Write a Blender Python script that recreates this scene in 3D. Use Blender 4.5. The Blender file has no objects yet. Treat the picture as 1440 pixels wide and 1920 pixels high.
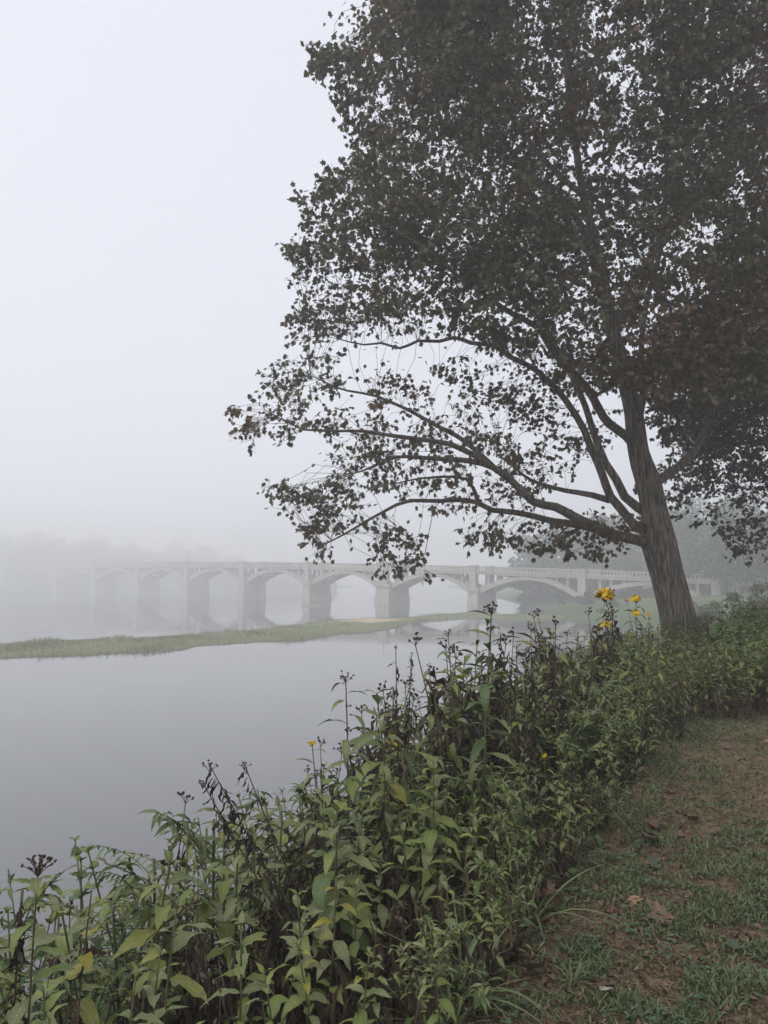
import bpy, math, random
import numpy as np
from mathutils import Vector, Matrix, noise
R = math.radians
random.seed(7)
rng = np.random.default_rng(7)
SC = bpy.context.scene
COL = SC.collection

# ------------------------------------------------------------------ camera
EYE = 4.7                      # metres above the river
F = 1400.0                     # focal length in photo pixels (1440 x 1920)
PITCH = math.atan(128 / F)
cam_d = bpy.data.cameras.new('camera')
cam_d.sensor_fit = 'VERTICAL'
cam_d.sensor_height = 24.0
cam_d.lens = 24.0 * F / 1920
cam_d.clip_start = 0.05
cam_d.clip_end = 3000
cam = bpy.data.objects.new('camera', cam_d)
COL.objects.link(cam)
cam.location = (0, 0, EYE)
cam.rotation_euler = (math.pi / 2 + PITCH, 0, 0)
SC.camera = cam

# ------------------------------------------------------------------ sky, sun, exposure
SUN_EL, SUN_AZ = R(52), R(-105)
w = bpy.data.worlds.new('World')
SC.world = w
w.use_nodes = True
nt = w.node_tree
nt.nodes.clear()
sky = nt.nodes.new('ShaderNodeTexSky')
sky.sky_type = 'NISHITA'
sky.sun_disc = False
sky.sun_elevation = SUN_EL
sky.sun_rotation = SUN_AZ
sky.air_density = 1.0
sky.dust_density = 4.0
hsv = nt.nodes.new('ShaderNodeHueSaturation')
hsv.inputs['Saturation'].default_value = 0.2
mixo = nt.nodes.new('ShaderNodeMix')
mixo.data_type = 'RGBA'
mixo.inputs['Factor'].default_value = 0.8        # closed deck of fog and stratus over the clear sky
mixo.inputs[7].default_value = (7.5, 7.72, 8.55, 1)
bg = nt.nodes.new('ShaderNodeBackground')
bg.inputs['Strength'].default_value = 0.115
outw = nt.nodes.new('ShaderNodeOutputWorld')
nt.links.new(sky.outputs[0], hsv.inputs['Color'])
nt.links.new(hsv.outputs[0], mixo.inputs[6])
nt.links.new(mixo.outputs[2], bg.inputs['Color'])
nt.links.new(bg.outputs[0], outw.inputs['Surface'])
sun_d = bpy.data.lights.new('sun', 'SUN')
sun_d.energy = 1.5
sun_d.angle = R(60)
sun_d.color = (1.0, 0.96, 0.9)
sun = bpy.data.objects.new('sun', sun_d)
COL.objects.link(sun)
sv = Vector((math.cos(SUN_EL) * math.sin(SUN_AZ), math.cos(SUN_EL) * math.cos(SUN_AZ), math.sin(SUN_EL)))
sun.rotation_euler = sv.to_track_quat('Z', 'Y').to_euler()
vs = SC.view_settings
vs.view_transform = 'Standard'
vs.look = 'None'
vs.exposure = 0.17
vs.gamma = 1.0
vs.use_curve_mapping = False
SC.render.engine = 'CYCLES'
cy = SC.cycles
cy.max_bounces = 6
cy.diffuse_bounces = 3
cy.glossy_bounces = 2
cy.transmission_bounces = 2
cy.volume_bounces = 4
cy.transparent_max_bounces = 4
cy.use_denoising = True
cy.denoiser = 'OPENIMAGEDENOISE'
cy.use_adaptive_sampling = True
cy.adaptive_threshold = 0.015
cy.caustics_reflective = False
cy.caustics_refractive = False

HAZE = 0.0047                  # scattering per metre


# ------------------------------------------------------------------ helpers
def at(px, py, Y):
    """photo pixel -> world point on the plane y = Y"""
    a, v = (px - 720) / F, (960 - py) / F
    c, s = math.cos(PITCH), math.sin(PITCH)
    k = Y / (c - s * v)
    return Vector((a * k, Y, EYE + (s + c * v) * k))


def on_level(px, py, z):
    a, v = (px - 720) / F, (960 - py) / F
    c, s = math.cos(PITCH), math.sin(PITCH)
    k = (z - EYE) / (s + c * v)
    return Vector((a * k, (c - s * v) * k, z))


def to_px(p):
    x, y, z = p[0], p[1], p[2] - EYE
    c, s = math.cos(PITCH), math.sin(PITCH)
    d = y * c + z * s
    return 720 + F * x / d, 960 - F * (z * c - y * s) / d


def tag(o, label=None, cat=None, group=None, kind=None):
    if label: o['label'] = label
    if cat: o['category'] = cat
    if group: o['group'] = group
    if kind: o['kind'] = kind
    return o


def link(name, data, parent=None, matrix=None):
    o = bpy.data.objects.new(name, data)
    COL.objects.link(o)
    if parent is not None:
        o.parent = parent
    if matrix is not None:
        o.matrix_basis = matrix
    return o


def empty(name, loc, label, cat, group=None):
    o = bpy.data.objects.new(name, None)
    o.empty_display_size = 0.1
    COL.objects.link(o)
    o.location = loc
    return tag(o, label, cat, group)


class MB:
    """collects vertices, faces, uvs and material slots, then builds ONE mesh"""
    def __init__(self):
        self.v, self.f, self.uv, self.mi, self.n = [], [], [], [], 0

    def add(self, V, faces, UV=None, m=0):
        V = np.asarray(V, float).reshape(-1, 3)
        b = self.n
        self.v.append(V)
        self.uv.append(np.asarray(UV, float) if UV is not None else np.zeros((len(V), 2)))
        for f in faces:
            self.f.append(tuple(i + b for i in f))
            self.mi.append(m)
        self.n += len(V)

    def tube(self, pts, rad, sides=6, m=0, cap=True, ridge=0.0, rs=1.0):
        pts = [Vector(p) for p in pts]
        n = len(pts)
        ref = Vector((1, 0.13, 0.07))
        V, UV = [], []
        L = 0
        for i, p in enumerate(pts):
            t = (pts[min(i + 1, n - 1)] - pts[max(i - 1, 0)])
            if t.length < 1e-9: t = Vector((0, 0, 1))
            t.normalize()
            if i: L += (p - pts[i - 1]).length
            a = ref - t * ref.dot(t)
            if a.length < 1e-3: a = Vector((0, 1, 0)) - t * t.y
            a.normalize()
            ref = a
            b = t.cross(a)
            for k in range(sides):
                an = 2 * math.pi * k / sides
                d = a * math.cos(an) + b * math.sin(an)
                r = rad[i]
                if ridge:
                    r *= 1 + ridge * noise.noise(Vector((math.cos(an) * 4.0, math.sin(an) * 4.0, L * rs))) + ridge * .7 * noise.noise(Vector((math.cos(an) * 9.0 + 5, math.sin(an) * 9.0, L * rs * 2)))
                V.append(p + d * r)
                UV.append((k / sides, L))
        faces = []
        for i in range(n - 1):
            for k in range(sides):
                k2 = (k + 1) % sides
                faces.append((i * sides + k, i * sides + k2, (i + 1) * sides + k2, (i + 1) * sides + k))
        if cap:
            faces.append(tuple(range(sides))[::-1])
            faces.append(tuple((n - 1) * sides + k for k in range(sides)))
        self.add(V, faces, UV, m)

    def box(self, c, sx, sy, sz, m=0, M=None, taper=1.0):
        V = []
        for z in (-.5, .5):
            k = taper if z > 0 else 1.0
            for x, y in ((-.5, -.5), (.5, -.5), (.5, .5), (-.5, .5)):
                V.append(Vector((c[0] + x * sx * k, c[1] + y * sy * k, c[2] + z * sz)))
        if M is not None: V = [M @ v for v in V]
        self.add(V, [(3, 2, 1, 0), (4, 5, 6, 7), (0, 1, 5, 4), (1, 2, 6, 5), (2, 3, 7, 6), (3, 0, 4, 7)], None, m)

    def ball(self, c, r, m=0, seg=6, rings=4, sq=(1, 1, 1)):
        V = [Vector((c[0], c[1], c[2] + r * sq[2]))]
        for i in range(1, rings):
            th = math.pi * i / rings
            for k in range(seg):
                ph = 2 * math.pi * k / seg
                V.append(Vector((c[0] + r * sq[0] * math.sin(th) * math.cos(ph), c[1] + r * sq[1] * math.sin(th) * math.sin(ph), c[2] + r * sq[2] * math.cos(th))))
        V.append(Vector((c[0], c[1], c[2] - r * sq[2])))
        fs = [(0, 1 + k, 1 + (k + 1) % seg) for k in range(seg)]
        for i in range(rings - 2):
            for k in range(seg):
                a, b = 1 + i * seg + k, 1 + i * seg + (k + 1) % seg
                fs.append((a, a + seg, b + seg, b))
        e = len(V) - 1
        o = 1 + (rings - 2) * seg
        fs += [(e, o + (k + 1) % seg, o + k) for k in range(seg)]
        self.add(V, fs, None, m)

    def mesh(self, name, mats, smooth=True):
        me = bpy.data.meshes.new(name)
        V = np.concatenate(self.v)
        me.from_pydata(V.tolist(), [], self.f)
        UV = np.concatenate(self.uv)
        ul = me.uv_layers.new(name='UVMap')
        li = np.empty(len(me.loops), np.int32)
        me.loops.foreach_get('vertex_index', li)
        ul.data.foreach_set('uv', UV[li].astype(np.float32).ravel())
        for m in (mats if isinstance(mats, (list, tuple)) else [mats]):
            me.materials.append(m)
        me.polygons.foreach_set('material_index', np.array(self.mi, np.int32))
        if smooth:
            me.polygons.foreach_set('use_smooth', np.ones(len(me.polygons), bool))
        me.update()
        return me


def bulk(name, tmpl, P, D, N, S, mat, width=None, smooth=True):
    """many copies of one small template (V, tris, UV) as one mesh; D along +x of the template, N its +z"""
    TV, TF, TU = tmpl
    TV, TF, TU = np.asarray(TV, float), np.asarray(TF, np.int32), np.asarray(TU, float)
    D = D / np.linalg.norm(D, axis=1, keepdims=True)
    B = np.cross(N, D)
    B /= np.linalg.norm(B, axis=1, keepdims=True) + 1e-9
    Nn = np.cross(D, B)
    S = np.broadcast_to(np.asarray(S, float), (len(P),))
    W = S if width is None else np.broadcast_to(np.asarray(width, float), (len(P),))
    V = (P[:, None, :] + S[:, None, None] * (TV[None, :, 0:1] * D[:, None, :] + TV[None, :, 2:3] * Nn[:, None, :])
         + W[:, None, None] * TV[None, :, 1:2] * B[:, None, :])
    n, k = len(P), len(TV)
    Fc = (TF[None] + (np.arange(n) * k)[:, None, None]).reshape(-1, 3)
    me = bpy.data.meshes.new(name)
    me.vertices.add(n * k)
    me.vertices.foreach_set('co', V.astype(np.float32).ravel())
    me.loops.add(len(Fc) * 3)
    me.loops.foreach_set('vertex_index', Fc.astype(np.int32).ravel())
    me.polygons.add(len(Fc))
    me.polygons.foreach_set('loop_start', (np.arange(len(Fc)) * 3).astype(np.int32))
    me.update(calc_edges=True)
    ul = me.uv_layers.new(name='UVMap')
    UV = np.tile(TU, (n, 1))
    ul.data.foreach_set('uv', UV[Fc.ravel()].astype(np.float32).ravel())
    me.materials.append(mat)
    if smooth:
        me.polygons.foreach_set('use_smooth', np.ones(len(Fc), bool))
    me.validate()
    return me


def tris(faces):
    out = []
    for f in faces:
        for i in range(1, len(f) - 1):
            out.append((f[0], f[i], f[i + 1]))
    return out


# ------------------------------------------------------------------ materials
class NT:
    def __init__(self, name):
        self.m = bpy.data.materials.new(name)
        self.m.use_nodes = True
        self.t = self.m.node_tree
        self.b = self.t.nodes['Principled BSDF']
        self.o = self.t.nodes['Material Output']

    def n(self, typ, **kw):
        nd = self.t.nodes.new('ShaderNode' + typ)
        for k, v in kw.items():
            if k in nd.inputs: nd.inputs[k].default_value = v
            else: setattr(nd, k, v)
        return nd

    def l(self, a, b): self.t.links.new(a, b)

    def math(self, op, a, b=None, c=None):
        nd = self.t.nodes.new('ShaderNodeMath')
        nd.operation = op
        for i, x in enumerate((a, b, c)):
            if x is None: continue
            if isinstance(x, (int, float)): nd.inputs[i].default_value = x
            else: self.l(x, nd.inputs[i])
        return nd.outputs[0]

    def mix(self, f, a, b, blend='MIX'):
        nd = self.t.nodes.new('ShaderNodeMix')
        nd.data_type = 'RGBA'
        nd.blend_type = blend
        for s, x in ((nd.inputs[0], f), (nd.inputs[6], a), (nd.inputs[7], b)):
            if isinstance(x, (int, float)): s.default_value = x
            elif isinstance(x, tuple): s.default_value = (*x, 1) if len(x) == 3 else x
            else: self.l(x, s)
        return nd.outputs[2]

    def ramp(self, f, stops, interp='LINEAR'):
        nd = self.t.nodes.new('ShaderNodeValToRGB')
        cr = nd.color_ramp
        cr.interpolation = interp
        while len(cr.elements) < len(stops): cr.elements.new(0.5)
        for e, (p, c) in zip(cr.elements, stops):
            e.position = p
            e.color = (*c, 1) if len(c) == 3 else c
        self.l(f, nd.inputs[0])
        return nd.outputs[0]

    def noise(self, scale, detail=3, rough=.55, coord='Object', sc=None):
        tc = self.t.nodes.new('ShaderNodeTexCoord')
        nd = self.t.nodes.new('ShaderNodeTexNoise')
        nd.inputs['Scale'].default_value = scale
        nd.inputs['Detail'].default_value = detail
        nd.inputs['Roughness'].default_value = rough
        src = tc.outputs[coord]
        if sc:
            mp = self.t.nodes.new('ShaderNodeMapping')
            mp.inputs['Scale'].default_value = sc
            self.l(src, mp.inputs[0])
            src = mp.outputs[0]
        self.l(src, nd.inputs['Vector'])
        return nd.outputs[0]

    def bump(self, h, s=.4, d=.02):
        nd = self.t.nodes.new('ShaderNodeBump')
        nd.inputs['Strength'].default_value = s
        nd.inputs['Distance'].default_value = d
        self.l(h, nd.inputs['Height'])
        self.l(nd.outputs[0], self.b.inputs['Normal'])


def leaf_mat(name, cols, pale=None, pale_amt=.5, veins=.35, trans=.2, rough=.55, edge=None):
    g = NT(name)
    oi = g.n('ObjectInfo')
    ge = g.n('NewGeometry')
    r = g.math('FRACT', g.math('ADD', oi.outputs['Random'], ge.outputs['Random Per Island']))
    n = len(cols)
    col = g.ramp(r, [(i / max(1, n - 1), c) for i, c in enumerate(cols)])
    if pale:
        mo = g.ramp(g.noise(38, 4, .65), [(.42, (0, 0, 0)), (.68, (1, 1, 1))])
        col = g.mix(g.math('MULTIPLY', mo, pale_amt), col, pale)
    if edge:
        eo = g.ramp(g.noise(9, 4, .65), [(.57, (0, 0, 0)), (.68, (.9, .9, .9))])
        col = g.mix(eo, col, edge)
    if veins:
        uv = g.n('UVMap')
        sp = g.n('SeparateXYZ')
        g.l(uv.outputs[0], sp.inputs[0])
        a = g.math('ABSOLUTE', g.math('SUBTRACT', sp.outputs[0], .5))
        lat = g.math('FRACT', g.math('SUBTRACT', g.math('MULTIPLY', sp.outputs[1], 8.0), g.math('MULTIPLY', a, 3.2)))
        lat = g.math('LESS_THAN', g.math('ABSOLUTE', g.math('SUBTRACT', lat, .5)), .09)
        mid = g.math('LESS_THAN', a, .035)
        vn = g.math('MAXIMUM', g.math('MULTIPLY', lat, .55), mid)
        pc = pale or tuple(min(1, c * 1.7) for c in cols[0])
        col = g.mix(g.math('MULTIPLY', vn, veins), col, tuple(min(.6, c * 1.15) for c in pc))
        g.bump(vn, .25, .002)
    g.l(col, g.b.inputs['Base Color'])
    g.b.inputs['Roughness'].default_value = rough
    g.b.inputs['Specular IOR Level'].default_value = .35
    if trans:
        tr = g.n('BsdfTranslucent')
        g.l(col, tr.inputs[0])
        mx = g.n('MixShader')
        mx.inputs[0].default_value = trans
        g.l(g.b.outputs[0], mx.inputs[1])
        g.l(tr.outputs[0], mx.inputs[2])
        g.l(mx.outputs[0], g.o.inputs['Surface'])
    return g.m


def plain(name, c1, c2, scale=12, rough=.8, bump=.3, bd=.01, sc=None, spec=.3):
    g = NT(name)
    nz = g.noise(scale, 5, .62, sc=sc)
    g.l(g.ramp(nz, [(.3, c1), (.7, c2)]), g.b.inputs['Base Color'])
    g.b.inputs['Roughness'].default_value = rough
    g.b.inputs['Specular IOR Level'].default_value = spec
    if bump: g.bump(nz, bump, bd)
    return g.m


M = {}
M['weed'] = leaf_mat('weed_leaf', [(.088, .13, .022), (.115, .16, .028), (.15, .185, .034), (.092, .122, .028), (.19, .19, .03)], (.27, .30, .13), .5, edge=(.10, .085, .04))
M['weed_gray'] = leaf_mat('weed_leaf_grayish', [(.10, .125, .044), (.13, .155, .052), (.085, .11, .036), (.15, .165, .06)], (.29, .31, .17), .65, edge=(.11, .085, .05))
M['weed_dark'] = leaf_mat('weed_leaf_dark', [(.045, .08, .022), (.06, .102, .028), (.08, .125, .034), (.048, .08, .026)], (.15, .19, .08), .4)
M['weed_yellow'] = leaf_mat('weed_leaf_yellowing', [(.20, .20, .03), (.28, .24, .03), (.15, .17, .04)], (.2, .22, .1), .3, edge=(.13, .07, .025))
M['lush'] = leaf_mat('lush_leaf', [(.06, .135, .03), (.085, .175, .038), (.065, .14, .038), (.13, .21, .045)], (.12, .18, .08), .25)
M['stem'] = plain('green_stem', (.07, .085, .035), (.11, .12, .06), 30, .7, .2)
M['stem_dry'] = plain('dry_stem', (.05, .034, .022), (.13, .095, .062), 30, .85, .3)
M['withered'] = leaf_mat('withered_leaf', [(.03, .02, .013), (.07, .045, .028), (.045, .03, .02), (.12, .085, .052), (.022, .016, .012)], (.13, .1, .07), .3, veins=0, trans=.05, rough=.8)
M['black'] = leaf_mat('blackened_leaf', [(.016, .013, .011), (.028, .022, .018), (.04, .03, .022)], None, 0, veins=0, trans=0, rough=.8)
M['petal'] = leaf_mat('yellow_petal', [(.72, .48, .008), (.80, .58, .012), (.66, .40, .008)], None, 0, veins=0, trans=.25)
M['seed'] = plain('seed_brown', (.025, .017, .012), (.09, .055, .034), 200, .9, .3, .002)
M['disc'] = plain('flower_disc', (.16, .09, .01), (.36, .2, .012), 200, .9, .3, .002)
M['oak'] = leaf_mat('maple_leaf', [(.05, .066, .03), (.078, .086, .036), (.10, .076, .04), (.064, .082, .036), (.125, .098, .048), (.045, .066, .03), (.105, .115, .048)], (.14, .125, .08), .4, veins=.2, trans=.28)
M['rust'] = leaf_mat('maple_leaf_rust', [(.115, .07, .038), (.14, .075, .04), (.085, .07, .036), (.16, .082, .044)], (.14, .10, .06), .25, veins=.2, trans=.28)
M['darkleaf'] = leaf_mat('shade_tree_leaf', [(.02, .032, .018), (.03, .042, .022), (.025, .034, .02), (.04, .046, .025)], (.07, .08, .05), .2, veins=0, trans=.12)
M['farleaf'] = leaf_mat('hazy_leaf', [(.035, .05, .025), (.05, .065, .03), (.06, .062, .03), (.04, .055, .03)], None, 0, veins=0, trans=.1)
M['paleleaf'] = leaf_mat('pale_shrub_leaf', [(.09, .105, .06), (.12, .13, .08), (.15, .155, .10)], None, 0, veins=0, trans=.15)
M['grass'] = leaf_mat('grass_blade', [(.095, .135, .055), (.125, .165, .075), (.14, .175, .09), (.17, .185, .075), (.105, .14, .075)], None, 0, veins=0, trans=.2, rough=.5)
M['bargrass'] = leaf_mat('sandbar_grass', [(.14, .17, .06), (.17, .195, .075), (.2, .21, .09), (.15, .16, .085)], None, 0, veins=0, trans=.2)
M['straw'] = leaf_mat('dry_straw', [(.19, .142, .088), (.28, .215, .132), (.12, .088, .056), (.36, .285, .185)], None, 0, veins=0, trans=.05, rough=.8)
M['clover'] = leaf_mat('clover_leaf', [(.05, .10, .045), (.065, .12, .06), (.08, .13, .07)], (.14, .19, .12), .4, veins=0, trans=.2)
M['fallen'] = leaf_mat('fallen_leaf', [(.10, .056, .034), (.135, .08, .05), (.08, .046, .03), (.16, .10, .065)], (.2, .13, .09), .5, veins=.4, trans=.05, rough=.7)
M['fallen_pale'] = leaf_mat('fallen_leaf_pale', [(.25, .25, .20), (.30, .295, .24)], (.40, .39, .33), .5, veins=.3, trans=.05, rough=.7)
M['fallen_green'] = leaf_mat('fallen_leaf_green', [(.04, .062, .036), (.05, .07, .042)], (.09, .1, .07), .5, veins=.3, trans=.05, rough=.7)
M['fallen_orange'] = leaf_mat('fallen_leaf_orange', [(.19, .10, .055), (.24, .14, .085)], (.36, .24, .15), .5, veins=.3, trans=.05, rough=.7)
M['bark2'] = plain('twig_bark', (.032, .028, .025), (.085, .072, .06), 9, .9, .5, .02, sc=(1, 1, .3))


def bark():
    g = NT('furrowed_bark')
    a = g.noise(24, 6, .62, sc=(1, 1, .1))
    b = g.noise(3, 4, .6)
    h = g.math('ADD', a, g.math('MULTIPLY', b, .25))
    col = g.ramp(a, [(.38, (.028, .022, .018)), (.5, (.125, .10, .082)), (.63, (.23, .19, .16))])
    col = g.mix(g.ramp(b, [(.5, (0, 0, 0)), (.75, (1, 1, 1))]), col, (.085, .092, .07))
    g.l(col, g.b.inputs['Base Color'])
    g.b.inputs['Roughness'].default_value = .9
    g.bump(h, .9, .06)
    return g.m


M['bark'] = bark()


def concrete():
    g = NT('weathered_concrete')
    a = g.noise(.35, 6, .65)
    b = g.noise(.8, 5, .6, sc=(1, 1, .12))
    col = g.ramp(a, [(.3, (.36, .33, .29)), (.7, (.48, .45, .40))])
    col = g.mix(g.ramp(b, [(.52, (0, 0, 0)), (.75, (.7, .7, .7))]), col, (.26, .23, .195))
    g.l(col, g.b.inputs['Base Color'])
    g.b.inputs['Roughness'].default_value = .9
    g.bump(a, .3, .05)
    return g.m


M['concrete'] = concrete()
M['gravel'] = plain('wet_gravel', (.09, .08, .07), (.2, .18, .15), 3, .8, .5, .05)
M['glass'] = plain('lamp_glass', (.6, .6, .58), (.68, .68, .66), 3, .25, 0)
M['iron'] = plain('lamp_iron', (.10, .10, .095), (.16, .16, .15), 8, .6, .1)


def ground_mat():
    g = NT('soil_and_thatch')
    a = g.noise(2.2, 6, .62)
    b = g.noise(30, 6, .7)
    c = g.noise(130, 3, .6)
    d = g.noise(.06, 4, .6)
    col = g.ramp(b, [(.3, (.066, .046, .03)), (.5, (.15, .105, .067)), (.7, (.23, .17, .11))])
    col = g.mix(g.ramp(a, [(.4, (0, 0, 0)), (.62, (.75, .75, .75))]), col, (.095, .088, .05))
    col = g.mix(g.ramp(c, [(.5, (0, 0, 0)), (.68, (.6, .6, .6))]), col, (.30, .215, .14))
    geo = g.n('NewGeometry')
    sp = g.n('SeparateXYZ')
    g.l(geo.outputs['Position'], sp.inputs[0])
    far = g.math('SMOOTH_MIN', g.math('MAXIMUM', g.math('MULTIPLY', g.math('SUBTRACT', sp.outputs[1], 15.0), .1), 0.0), 1.0, .1)
    col = g.mix(far, col, g.ramp(d, [(.35, (.05, .08, .028)), (.65, (.10, .13, .05))]))
    g.l(col, g.b.inputs['Base Color'])
    g.b.inputs['Roughness'].default_value = .95
    g.b.inputs['Specular IOR Level'].default_value = .15
    g.bump(g.math('ADD', b, g.math('MULTIPLY', c, .5)), .8, .02)
    return g.m


M['ground'] = ground_mat()


def water_mat():
    g = NT('still_river_water')
    g.b.inputs['Base Color'].default_value = (.10, .104, .106, 1)
    g.b.inputs['Roughness'].default_value = .035
    g.b.inputs['IOR'].default_value = 1.6
    g.b.inputs['Specular IOR Level'].default_value = .5
    sc_n = g.ramp(g.noise(.16, 4, .7, sc=(.25, 1, 1)), [(.5, (.03, .03, .03)), (.72, (.11, .11, .11))])
    g.l(sc_n, g.b.inputs['Roughness'])
    h = g.noise(.7, 3, .5, sc=(1, .35, 1))
    h2 = g.noise(.05, 2, .5)
    g.bump(g.math('MULTIPLY', h, h2), .06, .05)
    return g.m


M['water'] = water_mat()


def bar_mat():
    g = NT('sandbar_turf')
    a = g.noise(.45, 5, .6)
    b = g.noise(3, 5, .65)
    col = g.ramp(b, [(.3, (.10, .125, .05)), (.7, (.17, .185, .08))])
    geo = g.n('NewGeometry')
    sp = g.n('SeparateXYZ')
    g.l(geo.outputs['Position'], sp.inputs[0])
    # wet mud along the edges; bare sand on the low downstream end of the bar
    dx = g.math('ABSOLUTE', g.math('SUBTRACT', sp.outputs[0], -1.6))
    dy = g.math('ABSOLUTE', g.math('SUBTRACT', sp.outputs[1], 86.5))
    r = g.math('ADD', g.math('MULTIPLY', dx, .17), g.math('MULTIPLY', dy, .12))
    s = g.ramp(g.math('ADD', r, g.math('MULTIPLY', a, .5)), [(.85, (1, 1, 1)), (1.25 / 1.3, (0, 0, 0))])
    mud = g.ramp(sp.outputs[2], [(.0, (1, 1, 1)), (.07, (0, 0, 0))])
    col = g.mix(s, col, (.42, .31, .22))
    col = g.mix(mud, col, (.085, .075, .06))
    g.l(col, g.b.inputs['Base Color'])
    g.b.inputs['Roughness'].default_value = .95
    g.bump(b, .6, .1)
    return g.m


M['bar'] = bar_mat()

# ------------------------------------------------------------------ ground
LP, LD = np.array((0.29, 2.7)), np.array((0.4557, 0.8901))      # top edge of the river bank
LN = np.array((-LD[1], LD[0]))


def bank_d(x, y):
    return (x - LP[0]) * LN[0] + (y - LP[1]) * LN[1]


SHORE = np.array([(-60, -118), (-9.9, -12), (-3.6, 4.7), (3.4, 18.5), (8.5, 27), (14, 39), (21, 52), (26.5, 63), (27.5, 73), (24.6, 85), (21.4, 104), (24, 112),
                  (26.5, 125), (27.5, 150), (30, 200), (38, 320), (45, 560)], float)
SHORE_L = np.array([(-320, 70), (-200, 150), (-150, 190), (-112, 226), (-84, 244), (-62, 285), (-48, 360), (-20, 560)], float)


def poly_dist(P, L):
    """signed distance of points to a polyline; positive to its right"""
    best = np.full(len(P), 1e9)
    sign = np.ones(len(P))
    for a, b in zip(L[:-1], L[1:]):
        ab = b - a
        t = np.clip(((P - a) @ ab) / (ab @ ab), 0, 1)
        q = a + t[:, None] * ab
        d = np.linalg.norm(P - q, axis=1)
        cr = ab[0] * (P[:, 1] - a[1]) - ab[1] * (P[:, 0] - a[0])
        m = d < best - 1e-9
        best[m] = d[m]
        sign[m] = np.where(cr[m] < 0, 1, -1)
    return best * sign


def ground_z(x, y):
    x, y = np.atleast_1d(np.asarray(x, float)), np.atleast_1d(np.asarray(y, float))
    P = np.stack([x, y], 1)
    dr = poly_dist(P, SHORE)
    dl = -poly_dist(P, SHORE_L)
    near = np.clip((60 - y) / 25, 0, 1)                      # near bank is high and steep, far bank low
    top = 3.1 * near + (1 - near) * (.9 + np.clip(dr - 4, 0, 60) * .075)
    steep = np.where(near > .5, .74, .35)
    zr = np.where(near > .5, 3.1 * np.clip(dr / 4.4, 0, 1) ** .6, np.minimum(top, dr * steep))
    zr = np.where(dr < 0, np.maximum(dr * .5, -1.2), zr)
    zr += np.where(near > .5, np.clip((x - 4) * .03, 0, .3) * (y > 6), 0)
    hill = np.clip((dl - 6) / 60, 0, 1)
    zl = np.where(dl < 0, np.maximum(dl * .5, -1.2), np.minimum(dl * .12, .8) + 9 * hill * hill * (3 - 2 * hill))
    return np.where(dl > -12, zl, zr)


def axis(lo, hi, f0, f1, step):
    a = [f0]
    while a[-1] < f1: a.append(a[-1] + step)
    s = step
    out = [a[-1]]
    while out[-1] < hi:
        s *= 1.16
        out.append(min(hi, out[-1] + min(s, 12)))
    s = step
    inn = [a[0]]
    while inn[-1] > lo:
        s *= 1.16
        inn.append(max(lo, inn[-1] - min(s, 12)))
    return np.array(inn[:0:-1] + a + out[1:])


gx, gy = axis(-320, 320, -5, 10, .11), axis(-118, 560, .5, 18, .12)
GX, GY = np.meshgrid(gx, gy)
gz = ground_z(GX.ravel(), GY.ravel())
jit = np.array([noise.noise(Vector((a * 1.4, b * 1.4, 0))) * .05 + noise.noise(Vector((a * 5, b * 5, 3))) * .022 if (-6 < a < 14 and 0 < b < 22) else noise.noise(Vector((a * .08, b * .08, 0))) * .35 * (z > .5)
                for a, b, z in zip(GX.ravel(), GY.ravel(), gz)])
gz = gz + jit
nx, ny = len(gx), len(gy)
ii = (np.arange(ny - 1)[:, None] * nx + np.arange(nx - 1)[None]).ravel()
me = bpy.data.meshes.new('ground')
me.from_pydata(np.stack([GX.ravel(), GY.ravel(), gz], 1).tolist(), [], np.stack([ii, ii + 1, ii + nx + 1, ii + nx], 1).tolist())
me.polygons.foreach_set('use_smooth', np.ones(len(me.polygons), bool))
me.materials.append(M['ground'])
tag(link('ground', me), 'brown soil path and grassy river banks', None, None, 'structure')


def gz1(x, y):
    return float(ground_z(x, y)[0]) + noise.noise(Vector((x * 1.4, y * 1.4, 0))) * .05 + noise.noise(Vector((x * 5, y * 5, 3))) * .022


def gzv(x, y):
    return ground_z(x, y) + np.array([noise.noise(Vector((a * 1.4, b * 1.4, 0))) * .05 + noise.noise(Vector((a * 5, b * 5, 3))) * .022 for a, b in zip(x, y)])


mb = MB()
mb.add([(-319, -117, 0), (319, -117, 0), (319, 559, 0), (-319, 559, 0)], [(0, 1, 2, 3)])
tag(link('river', mb.mesh('river', M['water'])), 'calm grey river mirroring fog and bridge', None, None, 'structure')

# ------------------------------------------------------------------ grassy bar in the river
upper = [(-800, 1282), (-420, 1243), (-200, 1224), (0, 1206), (120, 1199), (260, 1194), (400, 1187), (500, 1178), (575, 1168), (620, 1161), (690, 1158), (760, 1158), (830, 1151), (880, 1147), (940, 1151), (1010, 1152), (1060, 1150)]
lower = [(-800, 1300), (-420, 1272), (-200, 1254), (0, 1237), (120, 1234), (260, 1227), (340, 1222), (370, 1213), (470, 1207), (560, 1205), (630, 1193), (690, 1189), (740, 1180), (765, 1170), (840, 1164), (890, 1160), (950, 1166), (1010, 1167), (1060, 1166)]


def resamp(pl, xs):
    a = np.array(pl, float)
    return np.interp(xs, a[:, 0], a[:, 1])


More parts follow.
